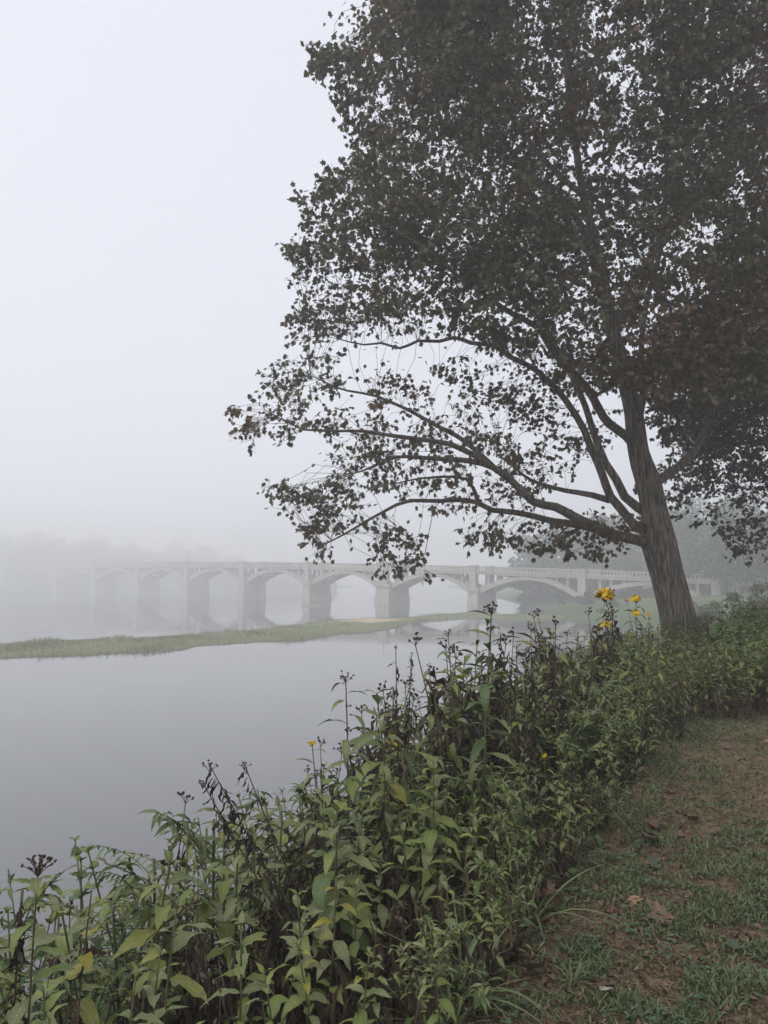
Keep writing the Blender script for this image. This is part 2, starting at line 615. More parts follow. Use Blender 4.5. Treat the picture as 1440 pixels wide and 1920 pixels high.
xs = np.linspace(-760, 1060, 320)
uy = resamp(upper, xs) + np.array([noise.noise(Vector((x * .05, 1, 0))) * 1.2 for x in xs])
ly = resamp(lower, xs) + np.array([noise.noise(Vector((x * .06, 5, 0))) * 1.7 + noise.noise(Vector((x * .2, 5, 0))) * .8 for x in xs])
taper = np.clip((xs + 760) / 330, 0, 1) ** .6 * np.clip((1062 - xs) / 60, 0.1, 1) ** .5
mid_ = (uy + ly) / 2
uy, ly = mid_ + (uy - mid_) * taper, mid_ + (ly - mid_) * taper
mb = MB()
V, Fs = [], []
K = 9
for x, a, b in zip(xs, uy, ly):
    pa, pb = on_level(x, a, 0), on_level(x, b, 0)
    for k in range(K):
        t = k / (K - 1)
        p = pa.lerp(pb, t)
        h = .2 * min(1, 3.5 * min(t, 1 - t)) * (1 + .5 * noise.noise(p * .4)) - .03
        V.append((p.x, p.y, h))
for i in range(len(xs) - 1):
    for k in range(K - 1):
        Fs.append((i * K + k, i * K + k + 1, (i + 1) * K + k + 1, (i + 1) * K + k))
mb.add(V, Fs)
tag(link('sandbar', mb.mesh('sandbar', M['bar'])), 'low grassy bar with bare sand lying in the river', None, None, 'structure')
BARV = np.array(V)

# ------------------------------------------------------------------ bridge
Y0 = 116.0
BU = Vector((-.1482, .115, 0)) * Y0
SPAN = BU.length
BU.normalize()
BV = Vector((-BU.y, BU.x, 0)) * -1 if (-BU.y) < 0 else Vector((BU.y * -1, BU.x, 0))
BV = Vector((BU.y, -BU.x, 0))
if BV.y < 0: BV = -BV
P0 = Vector((.443 * Y0, Y0, 0))
tops = {-1: 1086, 0: 1079, 1: 1071, 2: 1062, 3: 1057, 4: 1054, 5: 1053, 6: 1052, 7: 1054, 8: 1056}
cf = np.polyfit(list(tops), [at(720, y, Y0 * (1 + .115 * i)).z for i, y in tops.items()], 2)


def btop(s): return float(np.polyval(cf, s / SPAN))


BW = 6.4
bridge = empty('arch_bridge', P0, 'long pale concrete bridge of open arches fading into river fog', 'bridge')


def bp(s, v, z):
    """bridge station s, depth v, height z -> local coordinates of the bridge"""
    p = BU * s + BV * v
    return (p.x, p.y, z)


def bslab(m, s0, s1, v0, v1, zf0, zf1, n):
    V, Fs = [], []
    for k in range(n + 1):
        s = s0 + (s1 - s0) * k / n
        for v, z in ((v0, zf0(s)), (v1, zf0(s)), (v1, zf1(s)), (v0, zf1(s))):
            V.append(bp(s, v, z))
    for k in range(n):
        o = k * 4
        for a, b in ((0, 1), (1, 2), (2, 3), (3, 0)):
            Fs.append((o + a, o + b, o + 4 + b, o + 4 + a))
    Fs += [(0, 1, 2, 3), (n * 4 + 3, n * 4 + 2, n * 4 + 1, n * 4)]
    m.add(V, Fs)


S0, S1 = -2.2 * SPAN, 9.4 * SPAN
mb = MB()
bslab(mb, S0, S1, 0, BW, lambda s: btop(s) - 1.55, lambda s: btop(s) - 1.0, 120)
link('deck', mb.mesh('deck', M['concrete'], False), bridge)
for v, far in ((-.12, 0), (BW - .22, 1)):
    mb = MB()
    bslab(mb, S0, S1, v, v + .34, lambda s: btop(s) - .22, lambda s: btop(s), 120)
    bslab(mb, S0, S1, v, v + .34, lambda s: btop(s) - 1.12, lambda s: btop(s) - .82, 120)
    par = link('parapet', mb.mesh('parapet', M['concrete'], False), bridge)
    mb = MB()
    s = S0
    while s < S1:
        z = btop(s)
        bslab(mb, s, s + .22, v + .06, v + .28, lambda q: z - .83, lambda q: z - .215, 1)
        s += .62
    tag(link('balusters', mb.mesh('balusters', M['concrete'], False), par), kind='stuff')
for i in range(-2, 10):
    s = i * SPAN
    t = 3.3 if i == 3 else 1.9
    zt, zs = btop(s), btop(s) - 4.2
    g0 = min(-1.2, float(ground_z(*(P0 + BU * s).xy)[0]) - .8)
    mb = MB()
    for za, zb, ta, tb, va, vb in ((g0, zs - .55, t + .7, t + .1, -.75, -.25), (zs - .552, zs + .05, t + .75, t + .75, -.55, -.55)):
        V = []
        for z, tt, e in ((za, ta, va), (zb, tb, vb)):
            for a, v in ((-1, e), (1, e), (1, BW - e), (-1, BW - e)):
                V.append(bp(s + a * tt / 2, v, z))
        mb.add(V, [(3, 2, 1, 0), (4, 5, 6, 7), (0, 1, 5, 4), (1, 2, 6, 5), (2, 3, 7, 6), (3, 0, 4, 7)])
    pier = link('pier', mb.mesh('pier', M['concrete'], False), bridge)
    for v0, v1 in ((-.42, .75), (BW - .75, BW + .42)):
        mb = MB()
        bslab(mb, s - t * .36, s + t * .36, v0, v1, lambda q: zs + .05, lambda q: zt + .03, 1)
        bslab(mb, s - t * .45, s + t * .45, v0 - .12, v1 + .12, lambda q: zt + .03, lambda q: zt + .16, 1)
        link('pilaster', mb.mesh('pilaster', M['concrete'], False), pier)
    if i % 3 == 0:
        mb = MB()
        zc = zt + .16
        p = [bp(s, .16, zc + q) for q in (0, .25, .3, 1.9, 2.0)]
        mb.tube(p, [.16, .13, .07, .05, .09], 8)
        lp = link('lamp_post', mb.mesh('lamp_post', M['iron']), bridge)
        mb = MB()
        mb.ball(bp(s, .16, zc + 2.3), .32, 0, 10, 6)
        link('lamp_globe', mb.mesh('lamp_globe', M['glass']), lp)
    if i == 9: continue
    a0, a1 = s + t * .5, (i + 1) * SPAN - (3.3 if i == 2 else 1.9) * .5
    sp1 = btop((i + 1) * SPAN) - 4.2
    crown = btop(s + SPAN / 2) - 1.58

    def intr(q, off=0):
        u = (q - a0) / (a1 - a0)
        spz = zs * (1 - u) + sp1 * u
        return spz + (crown - spz) * (1 - abs(2 * u - 1) ** 2.1) + off * (1 + .8 * abs(2 * u - 1))
    for v0, v1 in ((.25, 1.3), (BW - 1.3, BW - .25)):
        mb = MB()
        bslab(mb, a0, a1, v0, v1, lambda q: intr(q, -.62), lambda q: intr(q, 0) - .003, 22)
        link('arch_rib', mb.mesh('arch_rib', M['concrete'], False), bridge)
        for u in (.1, .2, .31, .69, .8, .9):
            q = a0 + (a1 - a0) * u
            zt2, zb = btop(q) - 1.553, intr(q) - .25
            if zt2 - zb < .3: continue
            mb = MB()
            bslab(mb, q - .22, q + .22, v0 + .2, v1 - .2, lambda x: zb, lambda x: zt2, 1)
            link('spandrel_column', mb.mesh('spandrel_column', M['concrete'], False), bridge)

# gravel shoals at the feet of two piers
for px0, px1, py, lab in ((694, 776, 1124.5, 'gravel shoal at the foot of the broad bridge pier'), (562, 606, 1137, 'thin gravel shoal in front of the fainter pier')):
    mb = MB()
    n_ = 24
    V, Fs = [], []
    for i in range(n_ + 1):
        u = i / n_
        h_ = .9 * math.sin(math.pi * u) ** .6 + .05
        x_ = px0 + (px1 - px0) * u
        for q_, z_ in ((-1, -.05), (0, .22 * math.sin(math.pi * u) + .02), (1, -.05)):
            p = on_level(x_, py, 0) + Vector((0, q_ * (h_ + .5 * noise.noise(Vector((u * 6, q_, 2)))), z_))
            V.append(p)
    for i in range(n_):
        for j in range(2):
            Fs.append((i * 3 + j, i * 3 + j + 1, i * 3 + 4 + j, i * 3 + 3 + j))
    mb.add(V, Fs)
    tag(link('gravel_shoal', mb.mesh('gravel_shoal', M['gravel'])), lab, None, None, 'structure')

# ------------------------------------------------------------------ leaf templates


def maple(fold=.18, droop=.25, seed=0):
    r = random.Random(seed)
    half = [(0.0, .05), (-.02, .20), (.10, .34), (.16, .26), (.24, .56), (.42, .40), (.50, .22), (.62, .30), (.72, .24), (.78, .10), (1.0, .0)]
    pts = [(x, y) for x, y in half] + [(x, -y) for x, y in reversed(half[:-1])]
    V, UV = [(.36, 0, 0)], [(.5, .36)]
    for x, y in pts:
        x2, y2 = x + r.uniform(-.03, .03), y * r.uniform(.88, 1.1)
        V.append((x2, y2, -abs(y2) * fold - droop * x2 * x2))
        UV.append((.5 + y2 * .8, x2))
    n = len(pts)
    return np.array(V), [(0, 1 + (i + 1) % n, 1 + i) for i in range(n)], np.array(UV)


def small_maple(fold=.2, droop=.3):
    pts = [(0, .04), (.18, .36), (.36, .28), (.5, .52), (.66, .22), (1, 0), (.66, -.22), (.5, -.52), (.36, -.28), (.18, -.36), (0, -.04)]
    V, UV = [(.38, 0, 0)], [(.5, .38)]
    for x, y in pts:
        V.append((x, y, -abs(y) * fold - droop * x * x))
        UV.append((.5 + y * .8, x))
    n = len(pts)
    return np.array(V), [(0, 1 + (i + 1) % n, 1 + i) for i in range(n)], np.array(UV)


def blade_leaf(width, droop, fold=.35, wave=.0, seed=0, prof='lance', seg=7, petiole=.08, start=0.0):
    r = random.Random(seed)
    prf = {'lance': lambda t: (math.sin(math.pi * min(1, t ** .8))) ** .85 * (1 - .25 * t),
           'ovate': lambda t: (math.sin(math.pi * t ** .62)) ** .8,
           'heart': lambda t: (math.sin(math.pi * min(1, (t * .93 + .07) ** .5))) ** .75,
           'strip': lambda t: (1 - t ** 3) * min(1, t * 6 + .3)}[prof]
    V, UV, Fs = [], [], []
    x = z = 0.0
    side = 0.0
    for i in range(seg + 1):
        t = i / seg
        th = start - droop * t ** 1.1
        if i:
            x += math.cos(th) / seg
            z += math.sin(th) / seg
        wd = width * prf(max(0, (t - petiole) / (1 - petiole))) if t > petiole else .012
        if i == seg: wd = .004
        side += r.uniform(-1, 1) * wave * .06
        wv1, wv2 = r.uniform(-1, 1) * wave * wd, r.uniform(-1, 1) * wave * wd
        j = 1 + r.uniform(-.12, .12) * (wave > 0)
        V += [(x, side + wd * j, z + wd * fold + wv1), (x, side, z), (x, side - wd * j, z + wd * fold + wv2)]
        UV += [(0, t), (.5, t), (1, t)]
        if i:
            a = (i - 1) * 3
            Fs += [(a, a + 3, a + 4, a + 1), (a + 1, a + 4, a + 5, a + 2)]
    return np.array(V), Fs, np.array(UV)


def tmesh(name, T, mat):
    m = MB()
    m.add(T[0], T[1], T[2])
    return m.mesh(name, mat)


LANCE = [blade_leaf(.125, d, .35, .35, s, 'lance') for s, d in enumerate((.7, 1.1, 1.5, 2.0, .9))]
OVATE = [blade_leaf(.168, d, .3, .4, 10 + s, 'ovate') for s, d in enumerate((.8, 1.1, 1.4, 1.7, .9))]
HEART = [blade_leaf(.33, d, .22, .3, 20 + s, 'heart') for s, d in enumerate((.5, .9, 1.3))]
WITHER = [blade_leaf(.06, d, .9, 2.2, 30 + s, 'lance', 7) for s, d in enumerate((.5, 1.3, -.6, .9, 1.8))]
GRASSL = [blade_leaf(.016, d, .5, .0, 40 + s, 'strip', 7, 0) for s, d in enumerate((.9, 1.5, 2.1, 2.6))]
LM = {}
for nm, TT in (('lance', LANCE), ('ovate', OVATE), ('heart', HEART)):
    for mt in ('weed', 'weed_gray', 'weed_dark', 'weed_yellow', 'lush'):
        LM[nm, mt] = [tmesh('leaf', T, M[mt]) for T in TT]


def lmat(pos, az, elev, roll, L):
    return Matrix.Translation(pos) @ Matrix.Rotation(az, 4, 'Z') @ Matrix.Rotation(-elev, 4, 'Y') @ Matrix.Rotation(roll, 4, 'X') @ Matrix.Scale(L, 4)


def add_T(mb, T, Mx, m=0):
    A = np.array(Mx)
    mb.add(T[0] @ A[:3, :3].T + A[:3, 3], T[1], T[2], m)


# ------------------------------------------------------------------ big tree


def resample(pts, step):
    pts = [Vector(p) for p in pts]
    # Catmull-Rom through the traced points
    out = []
    n = len(pts)
    for i in range(n - 1):
        p0, p1, p2, p3 = pts[max(0, i - 1)], pts[i], pts[i + 1], pts[min(n - 1, i + 2)]
        k = max(1, int((p2 - p1).length / step))
        for j in range(k):
            t = j / k
            out.append(.5 * ((2 * p1) + (p2 - p0) * t + (2 * p0 - 5 * p1 + 4 * p2 - p3) * t * t + (3 * p1 - p0 - 3 * p2 + p3) * t ** 3))
    out.append(pts[-1])
    return out


def grow(name, base, limbs, clouds, label, leafmats, leaf_size, leaves_per, tip_r, bf, seed, n_single, spread=.3, sides_trunk=28, droop=.6):
    """limbs: list of (points, r0, r1, sides); clouds: Nx3 attractors. Trunk, limbs, twigs and leaves of one tree."""
    rr = np.random.default_rng(seed)
    root = empty(name, base, label, 'tree')
    base = Vector(base)
    nodes, par, rad0 = [], [], []
    for k, (pts, r0, r1, sd) in enumerate(limbs):
        ps = resample(pts, .22)
        ps = [p + Vector((noise.noise(p * 1.3), noise.noise(p * 1.3 + Vector((9, 0, 0))), noise.noise(p * 1.3 + Vector((0, 9, 0))))) * .05 * min(1, i / 5) * (k > 0) for i, p in enumerate(ps)]
        n = len(ps)
        L = np.cumsum([0] + [(ps[i + 1] - ps[i]).length for i in range(n - 1)])
        if isinstance(r0, (list, tuple)):
            cl_ = np.cumsum([0] + [(pts[i + 1] - pts[i]).length for i in range(len(pts) - 1)])
            rs = np.interp(L, cl_ * L[-1] / cl_[-1], r0)
        else:
            rs = r1 + (r0 - r1) * (1 - L / L[-1]) ** .9
        m = MB()
        m.tube([p - base for p in ps], list(rs), sd, ridge=.07 if k == 0 else .05, rs=.6)
        link('trunk' if k == 0 else 'branch', m.mesh('trunk' if k == 0 else 'branch', M['bark'] if rs[0] > .05 else M['bark2']), root)
        b = len(nodes)
        if k == 0:
            pi = -1
        else:
            pi = int(np.argmin([(q - ps[0]).length for q in nodes]))
        for i, p in enumerate(ps):
            nodes.append(p)
            par.append(pi if i == 0 else b + i - 1)
            rad0.append(rs[i])
    ntr = len(nodes)
    N0 = np.array([tuple(p) for p in nodes])
    plen = np.zeros(ntr)
    for i in range(ntr):
        if par[i] >= 0: plen[i] = plen[par[i]] + np.linalg.norm(N0[i] - N0[par[i]])
    ok = N0[:, 2] > base.z + 1.6
    C = clouds
    n = len(C)
    best, bi = np.full(n, 1e9), np.zeros(n, int)
    for j in np.nonzero(ok)[0]:
        dv = C - N0[j]
        d = np.sqrt(dv[:, 0] ** 2 + dv[:, 1] ** 2 + (dv[:, 2] * np.where(dv[:, 2] < 0, 1.7, 1.0)) ** 2) + bf * plen[j] * .5
        m_ = d < best
        best[m_], bi[m_] = d[m_], j
    done = np.zeros(n, bool)
    P = list(map(np.array, N0))
    par = list(par)
    PL = list(plen)
    tipdir = []
    for _ in range(n):
        k = int(np.argmin(np.where(done, 1e18, best)))
        done[k] = True
        a = bi[k]
        pa, pk = P[a], C[k]
        d = np.linalg.norm(pk - pa)
        seg = max(1, int(d / .28))
        prev = a
        bow = rr.normal(0, .11, 3) * d
        for s in range(1, seg + 1):
            t = s / seg
            q = pa + (pk - pa) * t
            if s < seg:
                q = q + rr.normal(0, .035, 3) + (bow + np.array((0, 0, .09 * d))) * math.sin(math.pi * t)
            P.append(q)
            par.append(prev)
            PL.append(PL[prev] + np.linalg.norm(q - P[prev]))
            prev = len(P) - 1
            dv = C - q
            dd = np.sqrt(dv[:, 0] ** 2 + dv[:, 1] ** 2 + (dv[:, 2] * np.where(dv[:, 2] < 0, 1.7, 1.0)) ** 2) + bf * PL[prev]
            m_ = (~done) & (dd < best)
            best[m_], bi[m_] = dd[m_], prev
    NP = len(P)
    A = np.array(P)
    par = np.array(par)
    acc = np.zeros(NP)
    kids = np.zeros(NP, int)
    for i in range(NP - 1, -1, -1):
        if acc[i] == 0: acc[i] = tip_r ** 2.4
        if par[i] >= 0:
            kids[par[i]] += 1
            if i >= ntr: acc[par[i]] += acc[i]
    rad = acc ** (1 / 2.4)
    for i in range(ntr, NP):
        if par[i] < ntr: rad[i] = min(rad[i], rad0[par[i]] * .7)
        else: rad[i] = min(rad[i], rad[par[i]])
    # chains of the fine wood
    child = [[] for _ in range(NP)]
    for i in range(ntr, NP): child[par[i]].append(i)
    m = MB()
    starts = [i for i in range(ntr, NP) if par[i] < ntr]
    for i in range(ntr, NP):
        if len(child[i]) > 1:
            big = max(child[i], key=lambda c: rad[c])
            starts += [c for c in child[i] if c != big]
    for s in starts:
        ch = [par[s], s]
        while child[ch[-1]]:
            ch.append(max(child[ch[-1]], key=lambda c: rad[c]))
        rs = [min(rad[c], rad[s]) for c in ch]
        rs[0] = rad[s] * 1.1
        rs[-1] *= .6
        m.tube([A[c] - np.array(base) for c in ch], rs, 5 if rad[s] > .02 else 3, cap=False)
    tag(link('twigs', m.mesh('twigs', M['bark2']), root), kind='stuff')
    # leaves round the outer wood
    fine = [i for i in range(ntr, NP) if rad[i] < tip_r * 3.2]
    cen = A[:ntr][ok].mean(0)
    idx = np.repeat(np.array(fine), 1)
    tips = np.array([len(child[i]) == 0 for i in fine])
    fp = np.array([to_px(A[i]) for i in fine])
    sparse = (fp[:, 0] < 1180) & (fp[:, 1] > 600 + np.clip(fp[:, 0] - 800, 0, 400) * .28)
    cnt = np.where(tips, leaves_per, np.maximum(1, leaves_per // 5))
    if name == 'maple_tree': cnt = np.where(sparse, np.maximum(1, (cnt * .42).astype(int)), cnt)
    idx = np.repeat(np.array(fine), cnt)
    nL = len(idx)
    out = A[idx] - A[par[idx]]
    out /= np.linalg.norm(out, axis=1, keepdims=True) + 1e-6
    tipn = np.array(fine)[tips]
    ns = 5
    so = A[tipn] - A[par[tipn]]
    so /= np.linalg.norm(so, axis=1, keepdims=True) + 1e-6
    SD = np.repeat(so, ns, 0) * .7 + rr.normal(0, .6, (len(tipn) * ns, 3)) * np.array((1, 1, .6)) + np.array((0, 0, -.1))
    SD /= np.linalg.norm(SD, axis=1, keepdims=True)
    SP_ = np.repeat(A[tipn], ns, 0)
    SL = rr.uniform(.5, 1.25, len(SP_)) * spread
    prism = (np.array([(0, .5, 0), (0, -.25, .43), (0, -.25, -.43), (.55, .4, .06), (.55, -.2, .4), (.55, -.2, -.28), (1, 0, -.0)]), [(0, 1, 4), (0, 4, 3), (1, 2, 5), (1, 5, 4), (2, 0, 3), (2, 3, 5), (3, 4, 6), (4, 5, 6), (5, 3, 6)], np.zeros((7, 2)))
    prism[0][:, 2] *= .02
    me = bulk('shoots', prism, SP_ - np.array(base), SD, rr.normal(0, 1, SD.shape), SL, M['bark2'], width=np.full(len(SL), tip_r * 1.5))
    tag(link('shoots', me, root), kind='stuff')
    first = {int(t): k * ns for k, t in enumerate(tipn)}
    Pl = A[idx] + rr.normal(0, 1, (nL, 3)) * spread * .3
    for j, i in enumerate(idx):
        k = first.get(int(i))
        if k is None: continue
        k += int(rr.integers(0, ns))
        Pl[j] = SP_[k] + SD[k] * SL[k] * rr.uniform(.25, 1.02) + rr.normal(0, .018, 3)
        out[j] = SD[k]
    D = out * .5 + rr.normal(0, .55, (nL, 3)) + np.array((0, 0, -droop))
    Nn = rr.normal(0, .6, (nL, 3)) + np.array((0, 0, 1.0))
    S = leaf_size * rr.uniform(.6, 1.15, nL) * np.clip(np.linalg.norm(Pl - np.array((0, 0, EYE)), axis=1) / 16.5, .74, 1)
    pxs0 = np.array([to_px(A[i]) for i in range(NP)])[idx]
    # colour: patches of rust among the green-brown, chosen by place in the crown
    pn = np.array([noise.noise(Vector(p) * .55) for p in A[idx]]) + rr.normal(0, .12, nL)
    sel = (pn + np.clip((pxs0[:, 1] - 500) / 2500, 0, .14) > .2).astype(int) if len(leafmats) > 1 else np.zeros(nL, int)
    camd = np.linalg.norm(Pl - np.array((0, 0, EYE)), axis=1)
    pxs = np.array([to_px(p) for p in Pl])
    inview = (pxs[:, 0] > 0) & (pxs[:, 0] < 1440) & (pxs[:, 1] > 0) & (pxs[:, 1] < 1920)
    order = np.argsort(np.where(inview, camd, 1e6) / S)
    single = set(order[:n_single].tolist())
    mask = np.ones(nL, bool)
    mask[list(single)] = False
    for k, lm in enumerate(leafmats):
        q = mask & (sel == k)
        if not q.any(): continue
        me = bulk('crown', small_maple(), Pl[q] - np.array(base), D[q], Nn[q], S[q], lm)
        tag(link('crown' if k == 0 else 'rust_foliage', me, root), kind='stuff')
    lmesh = [[tmesh('leaf', maple(seed=s), lm) for s in range(4)] for lm in leafmats]
    for c, k in enumerate(sorted(single)):
        d = Vector(D[k]).normalized()
        b = Vector(Nn[k]).cross(d).normalized()
        nn = d.cross(b)
        Mx = Matrix((d, b, nn)).transposed().to_4x4()
        link('leaf', lmesh[sel[k]][c % 4], root, Matrix.Translation(Pl[k] - np.array(base)) @ Mx @ Matrix.Scale(S[k] * 1.1, 4))
    print(name, 'nodes', NP, 'leaves', nL)
    return root


def limb(pts, r0, r1, sides=10):
    return ([at(x, y, Y) for x, y, Y in pts], r0, r1, sides)


TY = 16.0
k_ = TY / F
tb = at(1279, 1250, TY)
tb.z = gz1(tb.x, tb.y) - .15
trunk_pts = [tb] + [at(x, y, Y) for x, y, Y in ((1276, 1205, 16), (1269, 1150, 16), (1250, 1075, 16), (1236, 1020, 16), (1227, 960, 16), (1216, 905, 16), (1198, 850, 16), (1187, 770, 16), (1177, 730, 16), (1160, 660, 16),
                                            (1147, 611, 16), (1124, 489, 15.9), (1094, 367, 15.8), (1080, 275, 15.7), (1061, 122, 15.6), (1056, 20, 15.5), (1050, -120, 15.4), (1035, -260, 15.3))]
limbs = [
    (trunk_pts, [x * k_ for x in (36, 33, 31, 30, 32, 25, 23, 18.5, 17, 16, 14, 12, 9, 7.5, 6.5, 5, 4, 3, 1.5)], 0, 30),
    limb([(1225, 1022, 16), (1195, 1012, 15.9), (1143, 1000, 15.8), (1090, 974, 15.6), (1040, 950, 15.4), (1000, 939, 15.2), (943, 888, 15), (883, 864, 14.8), (823, 858, 14.6), (742, 858, 14.4), (662, 886, 14.2)], 11 * k_, 1.2 * k_, 12),
    limb([(1150, 1002, 15.8), (1090, 985, 15.9), (1040, 977, 16), (1000, 967, 16), (923, 955, 15.9), (895, 939, 15.8), (823, 937, 15.6), (770, 939, 15.4), (718, 959, 15.2), (678, 983, 15), (645, 1003, 14.9), (600, 1023, 14.8)], 7.5 * k_, 1.0 * k_, 9),
    limb([(955, 898, 15.05), (871, 842, 14.6), (823, 826, 14.3), (742, 816, 14), (682, 810, 13.8), (613, 806, 13.5), (573, 804, 13.4), (520, 780, 13.2)], 6 * k_, 1 * k_, 8),
    limb([(930, 880, 15), (875, 830, 15.2), (823, 798, 15.4), (795, 782, 15.5), (754, 761, 15.6), (702, 743, 15.7), (629, 725, 15.8), (581, 705, 15.9)], 5 * k_, 1 * k_, 8),
    limb([(897, 940, 15.8), (888, 915, 15.9), (875, 898, 16), (850, 894, 16.2), (799, 898, 16.4), (740, 905, 16.5)], 4 * k_, 1 * k_, 7),
    limb([(1222, 1005, 16.1), (1190, 985, 16.3), (1165, 956, 16.5), (1143, 931, 16.6), (1127, 890, 16.7), (1109, 844, 16.8), (1096, 806, 16.8), (1081, 781, 16.8), (1056, 747, 16.8), (1025, 712, 16.9), (1000, 688, 17), (956, 668, 17.1), (925, 648, 17.0), (883, 646, 17.2), (850, 634, 17.3), (823, 640, 17.2), (785, 640, 17.1), (750, 653, 17.2), (715, 643, 17.2), (682, 647, 17.2), (637, 637, 17.2)], 9.5 * k_, 1.2 * k_, 12),
    limb([(1143, 938, 16.6), (1110, 928, 16.8), (1080, 922, 17), (1040, 914, 17.2), (980, 890, 17.4), (930, 850, 17.6)], 7 * k_, 1 * k_, 8),
    limb([(1216, 965, 16), (1196, 952, 16), (1171, 931, 15.9), (1156, 900, 15.8), (1137, 869, 15.8), (1122, 835, 15.7), (1108, 800, 15.7), (1088, 740, 15.6), (1050, 660, 15.6), (1010, 580, 15.5), (985, 500, 15.5)], 9 * k_, 1.3 * k_, 10),
    limb([(1192, 838, 16), (1174, 817, 15.8), (1143, 794, 15.5), (1121, 766, 15.2), (1096, 725, 14.8), (1071, 694, 14.5), (1040, 662, 14.2), (1000, 610, 13.8), (927, 568, 13.4), (866, 520, 13), (800, 470, 12.7), (740, 430, 12.4)], 9 * k_, 1.2 * k_, 10),
    limb([(1222, 912, 16), (1240, 897, 16.1), (1271, 877, 16.3), (1299, 847, 16.5), (1315, 816, 16.7), (1331, 784, 16.8), (1340, 750, 16.9), (1346, 715, 17), (1352, 640, 17), (1370, 560, 17), (1385, 470, 17)], 9 * k_, 2 * k_, 10),
    limb([(1196, 790, 15.8), (1206, 750, 15.6), (1205, 720, 15.5), (1203, 650, 15.2), (1215, 560, 14.9), (1240, 470, 14.6), (1250, 336, 14.3), (1251, 232, 14), (1257, 92, 13.8), (1262, -80, 13.6)], 6 * k_, 1.5 * k_, 9),
    limb([(1147, 611, 16), (1196, 555, 16.4), (1226, 471, 16.8), (1300, 391, 17.2), (1370, 330, 17.5), (1450, 250, 17.8), (1520, 130, 18)], 9 * k_, 1.5 * k_, 9),
    limb([(1140, 590, 16), (1115, 500, 15.6), (1085, 415, 15.2), (1037, 367, 14.8), (982, 312, 14.4), (939, 257, 14), (920, 202, 13.8), (880, 120, 13.5), (850, 30, 13.3)], 8 * k_, 1.2 * k_, 9),
    limb([(1094, 367, 15.8), (1024, 305, 16.2), (969, 232, 16.5), (951, 208, 16.6), (900, 110, 16.9), (850, 20, 17.2), (800, -80, 17.4)], 6 * k_, 1.2 * k_, 9),
    limb([(1080, 275, 15.7), (1110, 170, 15.4), (1150, 60, 15.2), (1180, -60, 15)], 5 * k_, 1.2 * k_, 8),
    limb([(1122, 489, 15.9), (1060, 440, 17), (980, 420, 18), (880, 400, 18.8), (790, 390, 19.4)], 6 * k_, 1.2 * k_, 8),
    limb([(1230, 470, 16.8), (1300, 500, 15.5), (1370, 520, 14.5), (1450, 560, 13.6)], 5 * k_, 1.2 * k_, 8),
    limb([(1203, 660, 15.3), (1260, 640, 14.2), (1330, 650, 13.2), (1400, 660, 12.4), (1480, 680, 12)], 4 * k_, 1.2 * k_, 8),
]


def inpoly(x, y, pl):
    c = np.zeros(len(x), bool)
    n = len(pl)
    for i in range(n):
        (x1, y1), (x2, y2) = pl[i], pl[(i + 1) % n]
        m = ((y1 > y) != (y2 > y)) & (x < (x2 - x1) * (y - y1) / (y2 - y1 + 1e-9) + x1)
        c ^= m
    return c


CROWN = [(700, -40), (705, 60), (660, 95), (655, 150), (705, 190), (690, 290), (640, 330), (575, 375), (568, 470), (610, 515), (690, 545), (650, 590), (720, 630), (860, 622), (950, 655), (1000, 690), (1070, 690), (1150, 735), (1240, 725), (1330, 735),
         (1500, 760), (1700, 700), (1800, 300), (1700, -250), (1300, -420), (950, -330), (760, -150)]


def crown_cloud(n, poly, cx, hw, Yc, dY, r, top):
    out = []
    poly = [(a + r.normal(0, 9), b + r.normal(0, 9)) for a, b in poly]
    while len(out) < n:
        x = r.uniform(540, 1820, 400)
        y = r.uniform(-430, 770, 400)
        m = inpoly(x, y, poly)
        for a, b in zip(x[m], y[m]):
            q = min(1, abs(a - cx) / hw)
            hgt = min(1, max(0, (b - 100) / 900))
            Y = Yc + r.uniform(-1, 1) * dY * math.sqrt(max(.06, 1 - q * q)) * (1 - .35 * hgt)
            p = at(a, b, max(Y, 11.8))
            if noise.noise(Vector(p) * .62) < -.15: continue
            out.append(tuple(p))
            if len(out) >= n: break
    return np.array(out)


